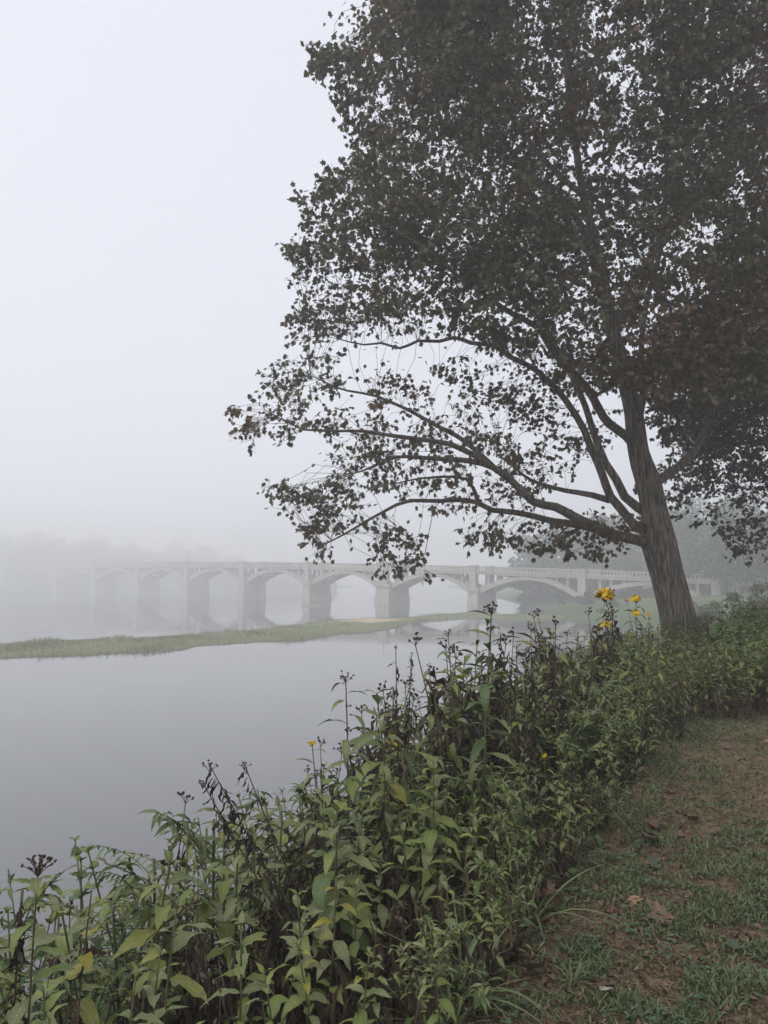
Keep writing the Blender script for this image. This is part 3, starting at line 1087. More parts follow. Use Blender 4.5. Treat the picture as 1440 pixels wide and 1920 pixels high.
blobs = [  # px, py, rx, ry, depth, spread, count: the separate sprays of the lower boughs
    (468, 790, 30, 42, 13.2, .5, 15), (535, 785, 55, 45, 13.4, .8, 20), (535, 700, 38, 32, 15.6, .5, 14), (605, 700, 50, 38, 15.8, .8, 18), (565, 615, 40, 30, 17.2, .5, 13), (640, 612, 55, 32, 17.2, .8, 19),
    (540, 930, 32, 36, 14.3, .5, 13), (600, 905, 55, 42, 14.4, .8, 20), (604, 1005, 30, 40, 14.9, .5, 16), (650, 972, 42, 36, 15, .6, 16), (680, 885, 70, 42, 14.5, .9, 26), (680, 800, 70, 45, 14.2, .9, 24),
    (735, 735, 60, 40, 15.5, .9, 20), (760, 870, 80, 48, 14.8, 1, 26), (722, 1000, 40, 30, 15.6, .6, 11), (775, 1045, 28, 40, 15.6, .5, 13), (728, 1052, 22, 20, 15.4, .3, 6), (830, 910, 70, 45, 15.5, 1.1, 24),
    (835, 800, 60, 50, 15.2, 1.1, 24), (940, 742, 75, 30, 17.6, .8, 34), (870, 690, 60, 25, 17.2, .8, 14), (925, 850, 60, 50, 16, 1.3, 22), (1000, 880, 55, 45, 16.5, 1.3, 20), (900, 1003, 35, 22, 16, .6, 9), (960, 1000, 55, 28, 16, .8, 16),
    (1055, 1022, 55, 22, 15.8, .7, 17), (1130, 1030, 40, 25, 15.6, .6, 12), (960, 935, 50, 28, 15.8, .9, 15), (1080, 985, 50, 22, 15.5, .5, 17), (1010, 780, 45, 45, 17.3, .9, 18), (1060, 850, 40, 50, 17.2, .9, 14), (1150, 985, 45, 18, 15.4, .4, 12),
    (620, 112, 34, 24, 14.5, .5, 12), (655, 165, 44, 32, 14.6, .6, 12), (700, 50, 35, 60, 14.8, .9, 10), (590, 390, 36, 34, 14.5, .6, 15), (570, 480, 40, 22, 14.6, .5, 13), (690, 225, 30, 30, 14.8, .6, 10), (660, 345, 50, 26, 14.7, .6, 20), (690, 290, 26, 24, 14.7, .4, 9),
    (1000, 430, 60, 40, 12.6, .5, 30), (1240, 690, 90, 35, 13.6, .8, 40), (1380, 680, 80, 50, 13.6, .8, 46), (1230, 900, 30, 40, 17.4, .5, 6), (1120, 700, 60, 30, 14, .6, 26),
    (1080, 705, 60, 38, 18, .8, 22), (1128, 800, 26, 60, 18.4, .6, 12), (1090, 150, 90, 120, 18.5, 1, 50), (1130, 400, 80, 110, 18.5, 1, 50), (1300, 300, 110, 150, 18.5, 1, 40), (960, 640, 70, 26, 16.5, .6, 22), (1030, 690, 40, 36, 16.5, .5, 15), (1255, 760, 26, 60, 17.5, .5, 16),
]
bl = []
for px, py, rx, ry, Yc, dy, n in blobs:
    c = 0
    while c < n:
        a, b = rng.uniform(-1, 1, 2)
        if a * a + b * b > 1: continue
        bl.append(tuple(at(px + a * rx, py + b * ry, Yc + rng.normal(0, dy * .6))))
        c += 1
cl = crown_cloud(3250, CROWN, 1230, 690, 15.6, 6.2, rng, 0)
cl = np.concatenate([cl, np.array(bl)])
grow('maple_tree', tb, limbs, cl, 'big leaning maple with browning leaves, its boughs spread low over the river', [M['oak'], M['rust']], .125, 24, .0045, .28, 11, 300, .34)

# shade tree to the right of the maple, its trunk out of the picture
SY = 21.0
sb = Vector((13.8, 21.5, 0))
sb.z = gz1(sb.x, sb.y) - .15
ks = SY / F
slimbs = [
    ([sb, sb + Vector((-.05, 0, 2)), sb + Vector((-.15, .1, 4.2)), sb + Vector((-.1, .1, 7)), sb + Vector((.1, .2, 11)), sb + Vector((.2, .1, 15))], [.42, .36, .33, .27, .18, .06], 0, 20),
    ([sb + Vector((-.1, .05, 3.6)), sb + Vector((-1.2, -.3, 4.8)), sb + Vector((-2.6, -.7, 5.3)), sb + Vector((-4.2, -1.1, 5.2)), sb + Vector((-5.4, -1.3, 4.6))], .13, .02, 8),
    ([sb + Vector((-.12, .05, 5)), sb + Vector((-1.4, .4, 6.8)), sb + Vector((-3, .8, 7.9)), sb + Vector((-4.8, 1.0, 8.4))], .12, .02, 8),
    ([sb + Vector((-.12, .05, 4.4)), sb + Vector((-.9, -1.2, 5.4)), sb + Vector((-1.9, -2.6, 5.7)), sb + Vector((-2.9, -3.7, 5.2))], .12, .02, 8),
    ([sb + Vector((0, .1, 6)), sb + Vector((1.4, -.6, 7.6)), sb + Vector((3, -1.0, 8.6))], .12, .02, 8),
    ([sb + Vector((0, .1, 8)), sb + Vector((-1.3, -.4, 10.2)), sb + Vector((-2.9, -.8, 11.8))], .1, .02, 8),
]
sc_ = []
SP = [(1250, 590), (1340, 560), (1480, 520), (1700, 500), (1760, 900), (1600, 1080), (1445, 1062), (1440, 1030), (1400, 1040), (1330, 985), (1270, 960), (1245, 890), (1282, 850), (1228, 800), (1200, 690)]
r2 = np.random.default_rng(5)
while len(sc_) < 1900:
    x, y = r2.uniform(1215, 1780), r2.uniform(450, 1085)
    if not inpoly(np.array([x]), np.array([y]), SP)[0]: continue
    if x < 1340 and y > 860 and r2.random() < .45: continue
    Y = 21 + r2.uniform(-1, 1) * (2.2 if x < 1330 else 3.6)
    sc_.append(tuple(at(x, y, Y)))
grow('shade_tree', sb, slimbs, np.array(sc_), 'dark small-leaved tree behind the maple, low branches hanging beside its trunk', [M['darkleaf']], .12, 20, .004, .3, 21, 120, .4, droop=.5)

# ------------------------------------------------------------------ hazy trees and shrubs


def leafquad():
    return np.array([(0, 0, 0), (.5, .36, .05), (1, 0, -.08), (.5, -.36, .05)]), [(0, 3, 2), (0, 2, 1)], np.array([(.5, 0), (1, .5), (.5, 1), (0, .5)])


def far_proto(seed, H, Rad, nleaf, ls, mat, trunk_r=.25, low=.22):
    r = np.random.default_rng(seed)
    m = MB()
    lean = r.uniform(-.4, .4, 2)
    m.tube([(0, 0, -.4), (lean[0] * .4, lean[1] * .4, H * .3), (lean[0], lean[1], H * .75)], [trunk_r, trunk_r * .8, trunk_r * .25], 8)
    lobes = []
    for _ in range(15):
        an, t = r.uniform(0, 6.28), r.uniform(low, .92)
        q = Rad * (math.sin(math.pi * min(1, (t - low * .7) / (1 - low * .7))) ** .6) * r.uniform(.35, .8)
        c = np.array((math.cos(an) * q, math.sin(an) * q, t * H))
        lobes.append((c, Rad * r.uniform(.28, .5)))
        m.tube([(lean[0] * t, lean[1] * t, t * H * .75), tuple(c * .6 + np.array((0, 0, t * H * .32))), tuple(c)], [trunk_r * .3, trunk_r * .2, .02], 4)
    wood = m.mesh('trunk', M['bark2'])
    Ps, Os = [], []
    for c, rad in lobes:
        k = nleaf // 15
        d = r.normal(0, 1, (k, 3))
        d /= np.linalg.norm(d, axis=1, keepdims=True)
        rr = rad * r.uniform(.35, 1.08, k) ** .6
        Ps.append(c + d * rr[:, None] * np.array((1, 1, .75)))
        Os.append(d)
    Pn, On = np.concatenate(Ps), np.concatenate(Os)
    crown = bulk('crown', leafquad(), Pn, On * .4 + r.normal(0, .6, Pn.shape), On + r.normal(0, .5, Pn.shape) + np.array((0, 0, .5)), ls * r.uniform(.6, 1.3, len(Pn)), mat, smooth=False)
    return wood, crown


FT = [far_proto(s, 13, 4.6, 2600, .75, M['farleaf'], .3) for s in (1, 2, 3)]
SH = [far_proto(s, 2.4, 1.6, 1500, .2, M['paleleaf'], .05, .05) for s in (4, 5)]
BSH = [far_proto(s, 2.4, 1.7, 1300, .3, M['farleaf'], .06, .05) for s in (6, 7)]


def put_tree(name, pr, loc, sc, rz, label, cat, group):
    o = empty(name, loc, label, cat, group)
    o.rotation_euler = (0, 0, rz)
    o.scale = (sc, sc, sc) if not isinstance(sc, tuple) else sc
    link('trunk', pr[0], o)
    tag(link('crown', pr[1], o), kind='stuff')
    return o


r3 = random.Random(3)
HZL = [o + ' hazy tree beyond the bridge, counted from open water towards the maple trunk' for o in ('first', 'second', 'third', 'fourth', 'fifth', 'sixth', 'seventh')] + [o + ' hazy tree past the maple trunk, counted outwards from the trunk' for o in ('first', 'second', 'third', 'fourth')] + [
    'tallest faint tree at the back of the hazy grove beyond the bridge', 'tall faint tree behind the others under the dark hanging branches', 'faint tree directly behind the leaning maple trunk']
for k, (px, Y, top) in enumerate([(985, 168, 1004), (1030, 160, 985), (1085, 150, 975), (1140, 158, 968), (1200, 150, 962), (1262, 140, 955), (1310, 120, 968), (1362, 112, 958), (1415, 104, 962), (1470, 96, 950), (1530, 90, 940), (1120, 175, 960), (1390, 150, 930), (1290, 160, 935)]):
    p = at(px, 1100, Y)
    p.z = float(ground_z(p.x, p.y)[0])
    H = at(px, top, Y).z - p.z
    put_tree('riverside_tree', FT[k % 3], p, H / 13.4, r3.uniform(0, 6), HZL[k], 'tree', 'hazy trees beyond the bridge')
LOWT = [far_proto(s, 9, 4.2, 2200, .7, M['farleaf'], .2, .02) for s in (31, 32, 33)]
for k, (px, Y, top, lab) in enumerate([(992, 147, 1060, 'outermost bushy tree at the waterline under the third arch'), (1025, 143, 1040, 'bushy tree second from the waterline end of the grove'), (1060, 139, 1062, 'bushy tree with its crown just below the bridge deck'), (1095, 145, 1030, 'bushy tree behind the bridge pier that stands on the bank'),
                                        (1130, 135, 1066, 'low bushy tree under the arch beside the bank pier'), (1168, 136, 1040, 'bushy tree rising above the deck left of the maple trunk'), (1205, 128, 1062, 'bushy tree almost hidden by the maple trunk'), (1310, 123, 1050, 'bushy tree under the last arch past the maple trunk'), (1350, 126, 1030, 'bushy tree behind the end pier with the lamp'), (1400, 118, 1040, 'bushy tree closing the view beyond the end of the bridge')]):
    p = at(px, 1100, Y)
    p.z = float(ground_z(p.x, p.y)[0]) - .2
    H = at(px, top, Y).z - p.z
    put_tree('bank_tree', LOWT[k % 3], p, (H / 9.2, H / 9.2, H / 9.2), k * 1.9, lab, 'tree', 'bushy trees at the bridge end')
for k, (px, Y, top, lab) in enumerate([(1100, 108, 1108, 'grey-green bush in fog at the foot of the bridge pier on the bank'), (1055, 118, 1120, 'low rounded bush in fog at the edge of the mown shore'), (1150, 98, 1122, 'small dark bush in fog between the pier bush and the maple trunk')]):
    p = at(px, 1150, Y)
    p.z = float(ground_z(p.x, p.y)[0])
    H = at(px, top, Y).z - p.z
    put_tree('bush', BSH[k % 2], p, max(1.2, H) / 2.5, k * 2.0, lab, 'bush', None)
for k, (px, Y, top, lab) in enumerate([(1385, 30, 1112, 'pale silvery shrub behind the bright green weeds'), (1436, 36, 1092, 'taller pale shrub behind the silvery one under the dark branches'), (1335, 40, 1128, 'low pale shrub just beside the maple trunk'), (1300, 55, 1130, 'hazy pale shrub showing past the maple trunk')]):
    p = at(px, 1180, Y)
    p.z = float(ground_z(p.x, p.y)[0])
    H = at(px, top, Y).z - p.z
    put_tree('shrub', SH[k % 2], p, (H / 2.5, H / 2.5, H / 2.5), k * 1.7, lab, 'shrub', None)

# wooded hillside on the far bank: reads as one mass in the fog
sil = [(-300, 975), (-100, 982), (0, 986), (100, 990), (250, 1002), (400, 1022), (500, 1036), (570, 1050), (620, 1068)]
Pw, Ow = [], []
rw = np.random.default_rng(9)
for k in range(200):
    px = rw.uniform(-330, 620)
    t = rw.random()
    Y = (255 if px < 150 else 255 + (px - 150) * .25) + t * 150
    topy = np.interp(px, [a for a, b in sil], [b for a, b in sil]) + (1 - t) * 55 + rw.uniform(-4, 16)
    p = at(px, 1100, Y)
    g_ = float(ground_z(p.x, p.y)[0])
    zt = at(px, topy, Y).z
    H = max(5, zt - g_)
    for _ in range(9):
        an = rw.uniform(0, 6.28)
        c = np.array((p.x, p.y, g_)) + np.array((math.cos(an) * 3, math.sin(an) * 3, H * rw.uniform(.15, .85)))
        d = rw.normal(0, 1, (34, 3))
        d /= np.linalg.norm(d, axis=1, keepdims=True)
        Pw.append(c + d * rw.uniform(1.6, 2.8) * np.array((1, 1, .9)))
        Ow.append(d)
Pw, Ow = np.concatenate(Pw), np.concatenate(Ow)
me = bulk('far_woods', leafquad(), Pw, Ow * .3 + rw.normal(0, .6, Pw.shape), Ow + rw.normal(0, .4, Pw.shape), 2.0, M['farleaf'], smooth=False)
tag(link('far_woods', me), 'faint wooded hillside across the river lost in fog', 'woods', None, 'stuff')
# ------------------------------------------------------------------ plants of the bank: building blocks
Z = Vector((0, 0, 1))


def stem_curve(base, tip, bend, n=8):
    """points from base to tip, bowed sideways by bend"""
    base, tip, bend = Vector(base), Vector(tip), Vector(bend)
    return [base.lerp(tip, i / n) + bend * math.sin(math.pi * i / n) + Vector((0, 0, .0)) for i in range(n + 1)]


def along(pts, t):
    x = t * (len(pts) - 1)
    i = min(int(x), len(pts) - 2)
    return pts[i].lerp(pts[i + 1], x - i)


def seed_head(r, p, size, n, ball, fluffy=True):
    m = MB()
    for k in range(n):
        an, el = r.uniform(0, 6.28), r.uniform(.5, 1.45)
        L = size * r.uniform(.55, 1.1)
        q = Vector((math.cos(an) * math.cos(el), math.sin(an) * math.cos(el), math.sin(el))) * L
        mid = q * .5 + Vector((0, 0, .1 * L))
        m.tube([p, p + mid, p + q], [.0016, .0012, .001], 3, cap=False)
        for j in range(4 if fluffy else 1):
            c = p + q + Vector((r.uniform(-1, 1), r.uniform(-1, 1), r.uniform(-.6, 1))) * ball * 1.1 * (j > 0)
            m.ball(c, ball * r.uniform(.6, 1.1), 0, 6, 4, (1, 1, r.uniform(.8, 1.4)))
    return m


def yellow_head(r, p, size, n):
    m = MB()
    for k in range(n):
        an, el = r.uniform(0, 6.28), r.uniform(-.1, 1.5)
        q = Vector((math.cos(an) * math.cos(el), math.sin(an) * math.cos(el), .25 + math.sin(el) * .75)) * size * r.uniform(.6, 1)
        m.tube([p - Vector((0, 0, size * .4)), p + q * .5, p + q], [.0015, .0012, .001], 3, 2, cap=False)
        d = (q.normalized() + Vector((r.uniform(-.4, .4), r.uniform(-.4, .4), r.uniform(-.3, .3)))).normalized()
        a = d.orthogonal().normalized()
        b = d.cross(a)
        c = p + q
        if r.random() < .18:
            m.ball(c, size * .13, 3, 6, 4)
            continue
        m.ball(c, size * .11, 1, 6, 4)
        for j in range(8):
            th = j * .785 + r.uniform(-.2, .2)
            e = a * math.cos(th) + b * math.sin(th)
            f = d.cross(e)
            L = size * r.uniform(.32, .46)
            dr = r.uniform(-.5, .2)
            m.add([c + e * size * .06 + f * size * .05, c + e * size * .06 - f * size * .05, c + e * L * .7 - f * size * .085 + d * L * dr * .6, c + e * L + d * L * dr, c + e * L * .7 + f * size * .085 + d * L * dr * .6], [(0, 1, 2, 3, 4)], None, 0)
    return m


HEADM = [M['petal'], M['disc'], M['stem'], M['seed']]


def hang_strips(r, m, pts, t0, t1, n, L, mats=1):
    for k in range(n):
        t = r.uniform(t0, t1)
        p = along(pts, t)
        Mx = lmat(p, r.uniform(0, 6.28), r.uniform(-1.45, -.35), r.uniform(-1.5, 1.5), L * r.uniform(.5, 1.2))
        add_T(m, WITHER[r.randrange(len(WITHER))], Mx, r.randrange(mats))


def parts_leafy(seed, H, nl, kind, mats, L, t0=.42, wither=10, opp=2, elev=(.1, 1.0), single=True, dry=True, lean=.06):
    """part list of one upright weed: stem, leaves in pairs up the stem, withered leaves low down"""
    r = random.Random(seed)
    pts = stem_curve((0, 0, -.06), (r.uniform(-lean, lean) * H, r.uniform(-lean, lean) * H, H), (r.uniform(-.04, .04) * H, r.uniform(-.04, .04) * H, 0))
    out = []
    m = MB()
    n = len(pts)
    m.tube(pts[:5], [.0042 * (1 + H * .4) * (1 - .5 * i / n) for i in range(5)], 5, 0)
    m.tube(pts[4:], [.0042 * (1 + H * .4) * (1 - .5 * i / n) for i in range(4, n)], 5, 1)
    out.append(('stem', m.mesh('stem', [M['stem_dry'] if dry else M['stem'], M['stem']]), Matrix(), None))
    jm = MB()
    jmats = sorted(set(mats), key=mats.index)
    lib = {'lance': LANCE, 'ovate': OVATE, 'heart': HEART}[kind]
    az = r.uniform(0, 6.28)
    for i in range(nl):
        f = i / max(1, nl - 1)
        t = t0 + (1 - t0) * f ** .8
        p = along(pts, min(t, .995))
        for k in range(opp):
            a = az + k * 2 * math.pi / opp + r.uniform(-.35, .35)
            e = elev[0] + (elev[1] - elev[0]) * f ** 1.6 + r.uniform(-.25, .25)
            LL = L * (.75 + .5 * math.sin(math.pi * min(1, f * .8 + .15))) * (1 - .5 * f ** 3) * r.uniform(.8, 1.15)
            mt = r.choice(mats)
            Mx = lmat(p, a, e, r.uniform(-.35, .35), LL)
            v = r.randrange(len(lib)) if f < .75 else r.choice([0, 4 % len(lib), 1])
            if single: out.append(('leaf', LM[kind, mt][v % len(LM[kind, mt])], Mx, None))
            else: add_T(jm, lib[v], Mx, jmats.index(mt))
        az += 1.57 + r.uniform(-.3, .3) if opp == 2 else 2.4
    if not single:
        out.append(('foliage', jm.mesh('foliage', [M[x] for x in jmats]), Matrix(), 'stuff'))
    if wither:
        m = MB()
        hang_strips(r, m, pts, .1, t0 + .08, wither, L * .8, 2)
        out.append(('withered_leaves', m.mesh('withered_leaves', [M['withered'], M['black']]), Matrix(), 'stuff'))
    return out, pts


def parts_bushy(seed, H, mats, L, nb=9, per=13):
    r = random.Random(seed)
    pts = stem_curve((0, 0, -.05), (r.uniform(-.1, .1), r.uniform(-.1, .1), H), (r.uniform(-.05, .05), r.uniform(-.05, .05), 0))
    m, jm = MB(), MB()
    m.tube(pts, [.004] * len(pts), 4)
    for b in range(nb):
        t = .15 + .8 * b / nb
        p = along(pts, t)
        an = r.uniform(0, 6.28)
        l = H * (.5 - .35 * t) * r.uniform(.8, 1.3)
        q = p + Vector((math.cos(an) * l, math.sin(an) * l, l * r.uniform(.5, 1.1)))
        br = stem_curve(p, q, (0, 0, .06 * l), 4)
        m.tube(br, [.0022] * 5, 3, cap=False)
        for k in range(per):
            f = r.uniform(.15, 1)
            Mx = lmat(along(br, f), r.uniform(0, 6.28), r.uniform(-.2, .9), r.uniform(-.5, .5), L * r.uniform(.6, 1.25))
            add_T(jm, LANCE[r.randrange(5)], Mx, r.randrange(len(mats)))
    return [('stem', m.mesh('stem', M['stem']), Matrix(), None), ('foliage', jm.mesh('foliage', [M[x] for x in mats]), Matrix(), 'stuff')], pts


def parts_withered(seed, H, n, head=True):
    r = random.Random(seed)
    pts = stem_curve((0, 0, -.05), (r.uniform(-.12, .12) * H, r.uniform(-.12, .12) * H, H), (r.uniform(-.05, .05) * H, r.uniform(-.05, .05) * H, 0))
    m = MB()
    m.tube(pts, [.0045 * (1 - .06 * i) for i in range(len(pts))], 5)
    out = [('stem', m.mesh('stem', M['stem_dry']), Matrix(), None)]
    m = MB()
    hang_strips(r, m, pts, .1, .93, n, .17, 2)
    out.append(('withered_leaves', m.mesh('withered_leaves', [M['black'], M['withered']]), Matrix(), 'stuff'))
    if head: out.append(('seed_head', seed_head(r, pts[-1], .05, 6, .005).mesh('seed_head', M['seed']), Matrix(), None))
    return out, pts


def frond(r, L, nl, leafL, mat_i, m, Mx):
    """pinnate leaf: arched rachis with paired leaflets"""
    pts = [Vector((L * t, 0, L * (.55 * t - .62 * t * t))) for t in [i / 8 for i in range(9)]]
    m2 = MB()
    m2.tube(pts, [.0025] * 9, 4, 0)
    for k in range(nl):
        t = .18 + .8 * k / nl
        for s in (-1, 1):
            add_T(m2, LANCE[r.randrange(3)], lmat(along(pts, t), s * (1.25 - .35 * t), r.uniform(-.25, .15), s * .25, leafL * (1 - .35 * abs(t - .5)) * r.uniform(.85, 1.1)), 1)
    A = np.array(Mx)
    V = np.concatenate(m2.v) @ A[:3, :3].T + A[:3, 3]
    b = m.n
    m.v.append(V)
    m.uv.append(np.concatenate(m2.uv))
    m.f += [tuple(i + b for i in f) for f in m2.f]
    m.mi += m2.mi
    m.n += len(V)


def parts_pinnate(seed, H, nf):
    r = random.Random(seed)
    pts = stem_curve((0, 0, -.05), (r.uniform(-.1, .1), r.uniform(-.1, .1), H), (0, 0, 0))
    m = MB()
    m.tube(pts, [.007] * len(pts), 6)
    out = [('stem', m.mesh('stem', M['stem']), Matrix(), None)]
    for k in range(nf):
        m = MB()
        frond(r, r.uniform(.34, .5), 8, .095, 1, m, Matrix())
        out.append(('frond', m.mesh('frond', [M['stem'], M[r.choice(['weed', 'weed_dark', 'lush'])]]), lmat(along(pts, r.uniform(.5, 1)), k * 2.4 + r.uniform(-.3, .3), r.uniform(.0, .6), 0, 1), None))
    return out, pts


def put(parts, name, loc, rz, sc, tilt, label, cat, group):
    o = empty(name, loc, label, cat, group)
    o.rotation_euler = (tilt[0], tilt[1], rz)
    o.scale = (sc, sc, sc)
    for nm, me, Mx, kd in parts:
        c = link(nm, me, o, Mx)
        if kd: c['kind'] = kd
    return o


def clump(seed, n, rad, f):
    """several stems from one root, their foliage and withered leaves joined by kind"""
    r = random.Random(seed)
    out, fol, wit = [], None, None
    for k in range(n):
        an = 6.28 * k / n + r.uniform(-.5, .5)
        off = Vector((math.cos(an), math.sin(an), 0)) * rad * (k > 0) * r.uniform(.6, 1.1)
        Mx = Matrix.Translation(off) @ Matrix.Rotation(r.uniform(0, 6.28), 4, 'Z') @ Matrix.Rotation(r.uniform(-.12, .12), 4, 'X') @ Matrix.Scale(r.uniform(.72, 1.05) if k else 1, 4)
        for nm, me, m0, kd in f(seed * 10 + k):
            out.append((nm, me, Mx @ m0, kd))
    return out


W3 = ['weed', 'weed', 'weed_gray']
# prototypes
PRO = {
    'leafy': [parts_leafy(100 + s, .8, 7, 'ovate', W3 if s != 4 else W3 + ['weed_yellow'], .13, .5, 36, elev=(.2, 1.0))[0] for s in range(9)],
    'gray': [parts_leafy(120 + s, .75, 6, 'ovate', ['weed_gray', 'weed_gray', 'weed'], .12, .52, 36, elev=(.2, 1.0))[0] for s in range(5)],
    'tall': [parts_leafy(140 + s, 1.15, 9, 'lance', ['weed', 'weed_gray', 'weed_dark'], .22, .5, 44, elev=(.1, .85))[0] for s in range(6)],
    'leafy_far': [clump(160 + s, 4, .2, lambda q, s=s: parts_leafy(q, .9, 8, 'ovate', ['weed', 'weed_gray', 'weed_dark', 'weed'] + (['weed_yellow'] if s == 2 else []), .14, .42, 26, single=False, elev=(.15, 1.0))[0]) for s in range(6)],
    'tall_far': [clump(180 + s, 4, .2, lambda q: parts_leafy(q, 1.2, 11, 'lance', ['weed', 'weed_gray', 'weed'], .18, .4, 30, single=False, elev=(.1, .85))[0]) for s in range(5)],
    'olive_far': [clump(200 + s, 3, .2, lambda q: parts_leafy(q, 1.1, 11, 'lance', ['weed_yellow', 'weed', 'weed_gray', 'weed'], .16, .25, 12, single=False)[0]) for s in range(4)],
    'lush_far': [clump(220 + s, 4, .24, lambda q: parts_leafy(q, .9, 6, 'heart', ['lush', 'lush', 'weed_dark'], .17, .3, 0, single=False, dry=False, elev=(-.1, .7))[0]) for s in range(5)],
    'vine': [clump(240 + s, 4, .28, lambda q: parts_leafy(q, .95, 11, 'heart', ['weed', 'weed_dark', 'lush'], .1, .12, 3, single=False, dry=False, lean=.3)[0]) for s in range(5)],
    'bushy': [parts_bushy(260 + s, .62, ['weed', 'weed_dark', 'weed_gray'], .07, 13, 15)[0] for s in range(5)],
    'bluish': [parts_bushy(280 + s, .34, ['weed_dark', 'grass'], .045, 9, 14)[0] for s in range(3)],
    'dead': [clump(300 + s, 2, .07, lambda q: parts_withered(q, 1.0, 34)[0]) for s in range(6)],
    'pinnate': [parts_pinnate(320 + s, .9, 9)[0] for s in range(4)],
}
SPEC = {   # name, category, look
    'leafy': ('leafy_weed', 'weed', 'broad-leaved green weed'),
    'gray': ('mildewed_weed', 'weed', 'mildew-greyed weed'),
    'tall': ('tall_weed', 'weed', 'narrow-leaved weed'),
    'leafy_far': ('leafy_weed', 'weed', 'broad-leaved green clump'),
    'tall_far': ('tall_weed', 'weed', 'narrow-leaved arching clump'),
    'olive_far': ('yellowing_weed', 'weed', 'yellowing olive weed'),
    'lush_far': ('broad_leaf_plant', 'plant', 'wide-leaved bright plant'),
    'vine': ('creeping_vine', 'vine', 'heart-leaved vine'),
    'bushy': ('bushy_weed', 'weed', 'fine-leaved bushy weed'),
    'bluish': ('low_herb', 'plant', 'bluish herb'),
    'dead': ('withered_stalk', 'dead plant', 'blackened dead stalk'),
    'pinnate': ('sumac_sapling', 'sapling', 'feathery sapling'),
}
SILX = [-400, 0, 60, 150, 250, 330, 400, 470, 540, 600, 650, 700, 760, 820, 900, 1000, 1060, 1100, 1150, 1200, 1300, 1440, 1900]
SILY = [1740, 1730, 1715, 1650, 1510, 1490, 1520, 1545, 1480, 1440, 1400, 1350, 1310, 1280, 1270, 1250, 1225, 1200, 1190, 1180, 1158, 1130, 1120]


def zone(x, y, px):
    if x > 4.0 and y > 9.0: return 'in the weed bed behind the far end of the path'
    if y > 10.5: return 'around the foot of the leaning maple'
    if px < 430: return 'in the dark tangle at the near water corner'
    d = bank_d(x, y)
    if y < 3.6: return 'in the brown-stemmed thicket nearest the camera'
    if d < .55: return 'along the edge of the soil path'
    if y < 6.6: return 'in the mid-bank thicket against the water'
    return 'below the yellow wildflowers'


used = []
GEN = []
PLN = 0


def try_put(kind, x, y, hmax, spacing, rise=0):
    global PLN
    for q in used:
        if (q[0] - x) ** 2 + (q[1] - y) ** 2 < spacing * spacing: return False
    z = gz1(x, y)
    px, _ = to_px((x, y, z))
    if px < -160 or px > 1640: return False
    top = at(px, np.interp(px, SILX, SILY) + abs(rng.normal(0, 10)) + max(0, noise.noise(Vector((px / 75, y * .8, 3)))) * 130 * (480 < px < 1250) - 8 - rise, y).z
    H0 = {'leafy': .8, 'gray': .75, 'tall': 1.15, 'leafy_far': .9, 'tall_far': 1.2, 'olive_far': 1.1, 'lush_far': .9, 'vine': .9, 'bushy': .62, 'bluish': .34, 'dead': 1.0, 'pinnate': 1.0}[kind]
    H = min(hmax, top - z - {'pinnate': .3, 'vine': .1, 'tall': .08, 'leafy': .05}.get(kind, 0))
    s = H / H0
    if s < .45: return False
    if kind in ('leafy', 'gray', 'leafy_far'): s = min(s, 1.4 if y > 2.7 else 1.1)
    s = min(s, 2.0 if kind not in ('vine', 'pinnate') else 1.8)
    used.append((x, y))
    nm, cat, look = SPEC[kind]
    zn = zone(x, y, px)
    o = put(random.choice(PRO[kind]), nm, (x, y, z), random.uniform(0, 6.28), s, (random.gauss(0, .07), random.gauss(0, .07)), None, cat, look + 's ' + zn)
    GEN.append((o, look, to_px((x, y, z + H * .85))))
    PLN += 1
    return True


def strip_pt(t, d):
    p = LP + LD * t + LN * d
    return p[0], p[1]


random.seed(21)
# front of the bank, near the camera
for _ in range(900):
    t, d = random.uniform(-2.0, 2.6), random.uniform(.02, 1.5)
    x, y = strip_pt(t, d)
    if y < 1.25: continue
    hm = .36 + .5 * d + random.uniform(-.06, .1)
    k = random.choices(['leafy', 'gray', 'dead', 'bushy'], [5, 3, 4.2, 1 if t < .6 else 4.5])[0]
    if k == 'dead': hm *= random.uniform(.6, .95)
    if y < 2.0: hm = min(hm, .75)
    try_put(k, x, y, hm, .165)
n1 = PLN
# the water corner: vines and saplings heaped down the slope
for _ in range(1500):
    x, y = random.uniform(-3.0, -.3), random.uniform(1.6, 5.0)
    d = bank_d(x, y)
    if not 1.0 < d < 3.2: continue
    k = random.choices(['vine', 'pinnate', 'leafy', 'tall', 'dead', 'bushy'], [5, 4, 2, 1.2, 1.6, 4])[0]
    try_put(k, x, y, random.uniform(.9, 1.7), .23)
n2 = PLN
# middle bank
for _ in range(1500):
    t, d = random.uniform(1.8, 5.4), random.uniform(.02, 2.1)
    x, y = strip_pt(t, d)
    hm = .45 + .75 * min(d, 1.2) + random.uniform(-.1, .2)
    near_path = d < .6
    k = random.choices(['leafy', 'gray', 'tall', 'dead', 'bushy', 'leafy_far'], [2.2, 2.2, 2.2 * (d > .4), 4.6, 6 if near_path else 1.2, 2])[0]
    try_put(k, x, y, hm, .185)
n3 = PLN
# stalks that stand out above the thicket against the water
for _ in range(420):
    t, d = random.uniform(1.3, 6.8), random.uniform(.6, 1.9)
    x, y = strip_pt(t, d)
    try_put(random.choices(['tall', 'dead'], [1.2, 2])[0], x, y, random.uniform(1.3, 1.9), .10 if random.random() < .2 else .6, random.uniform(20, 90))
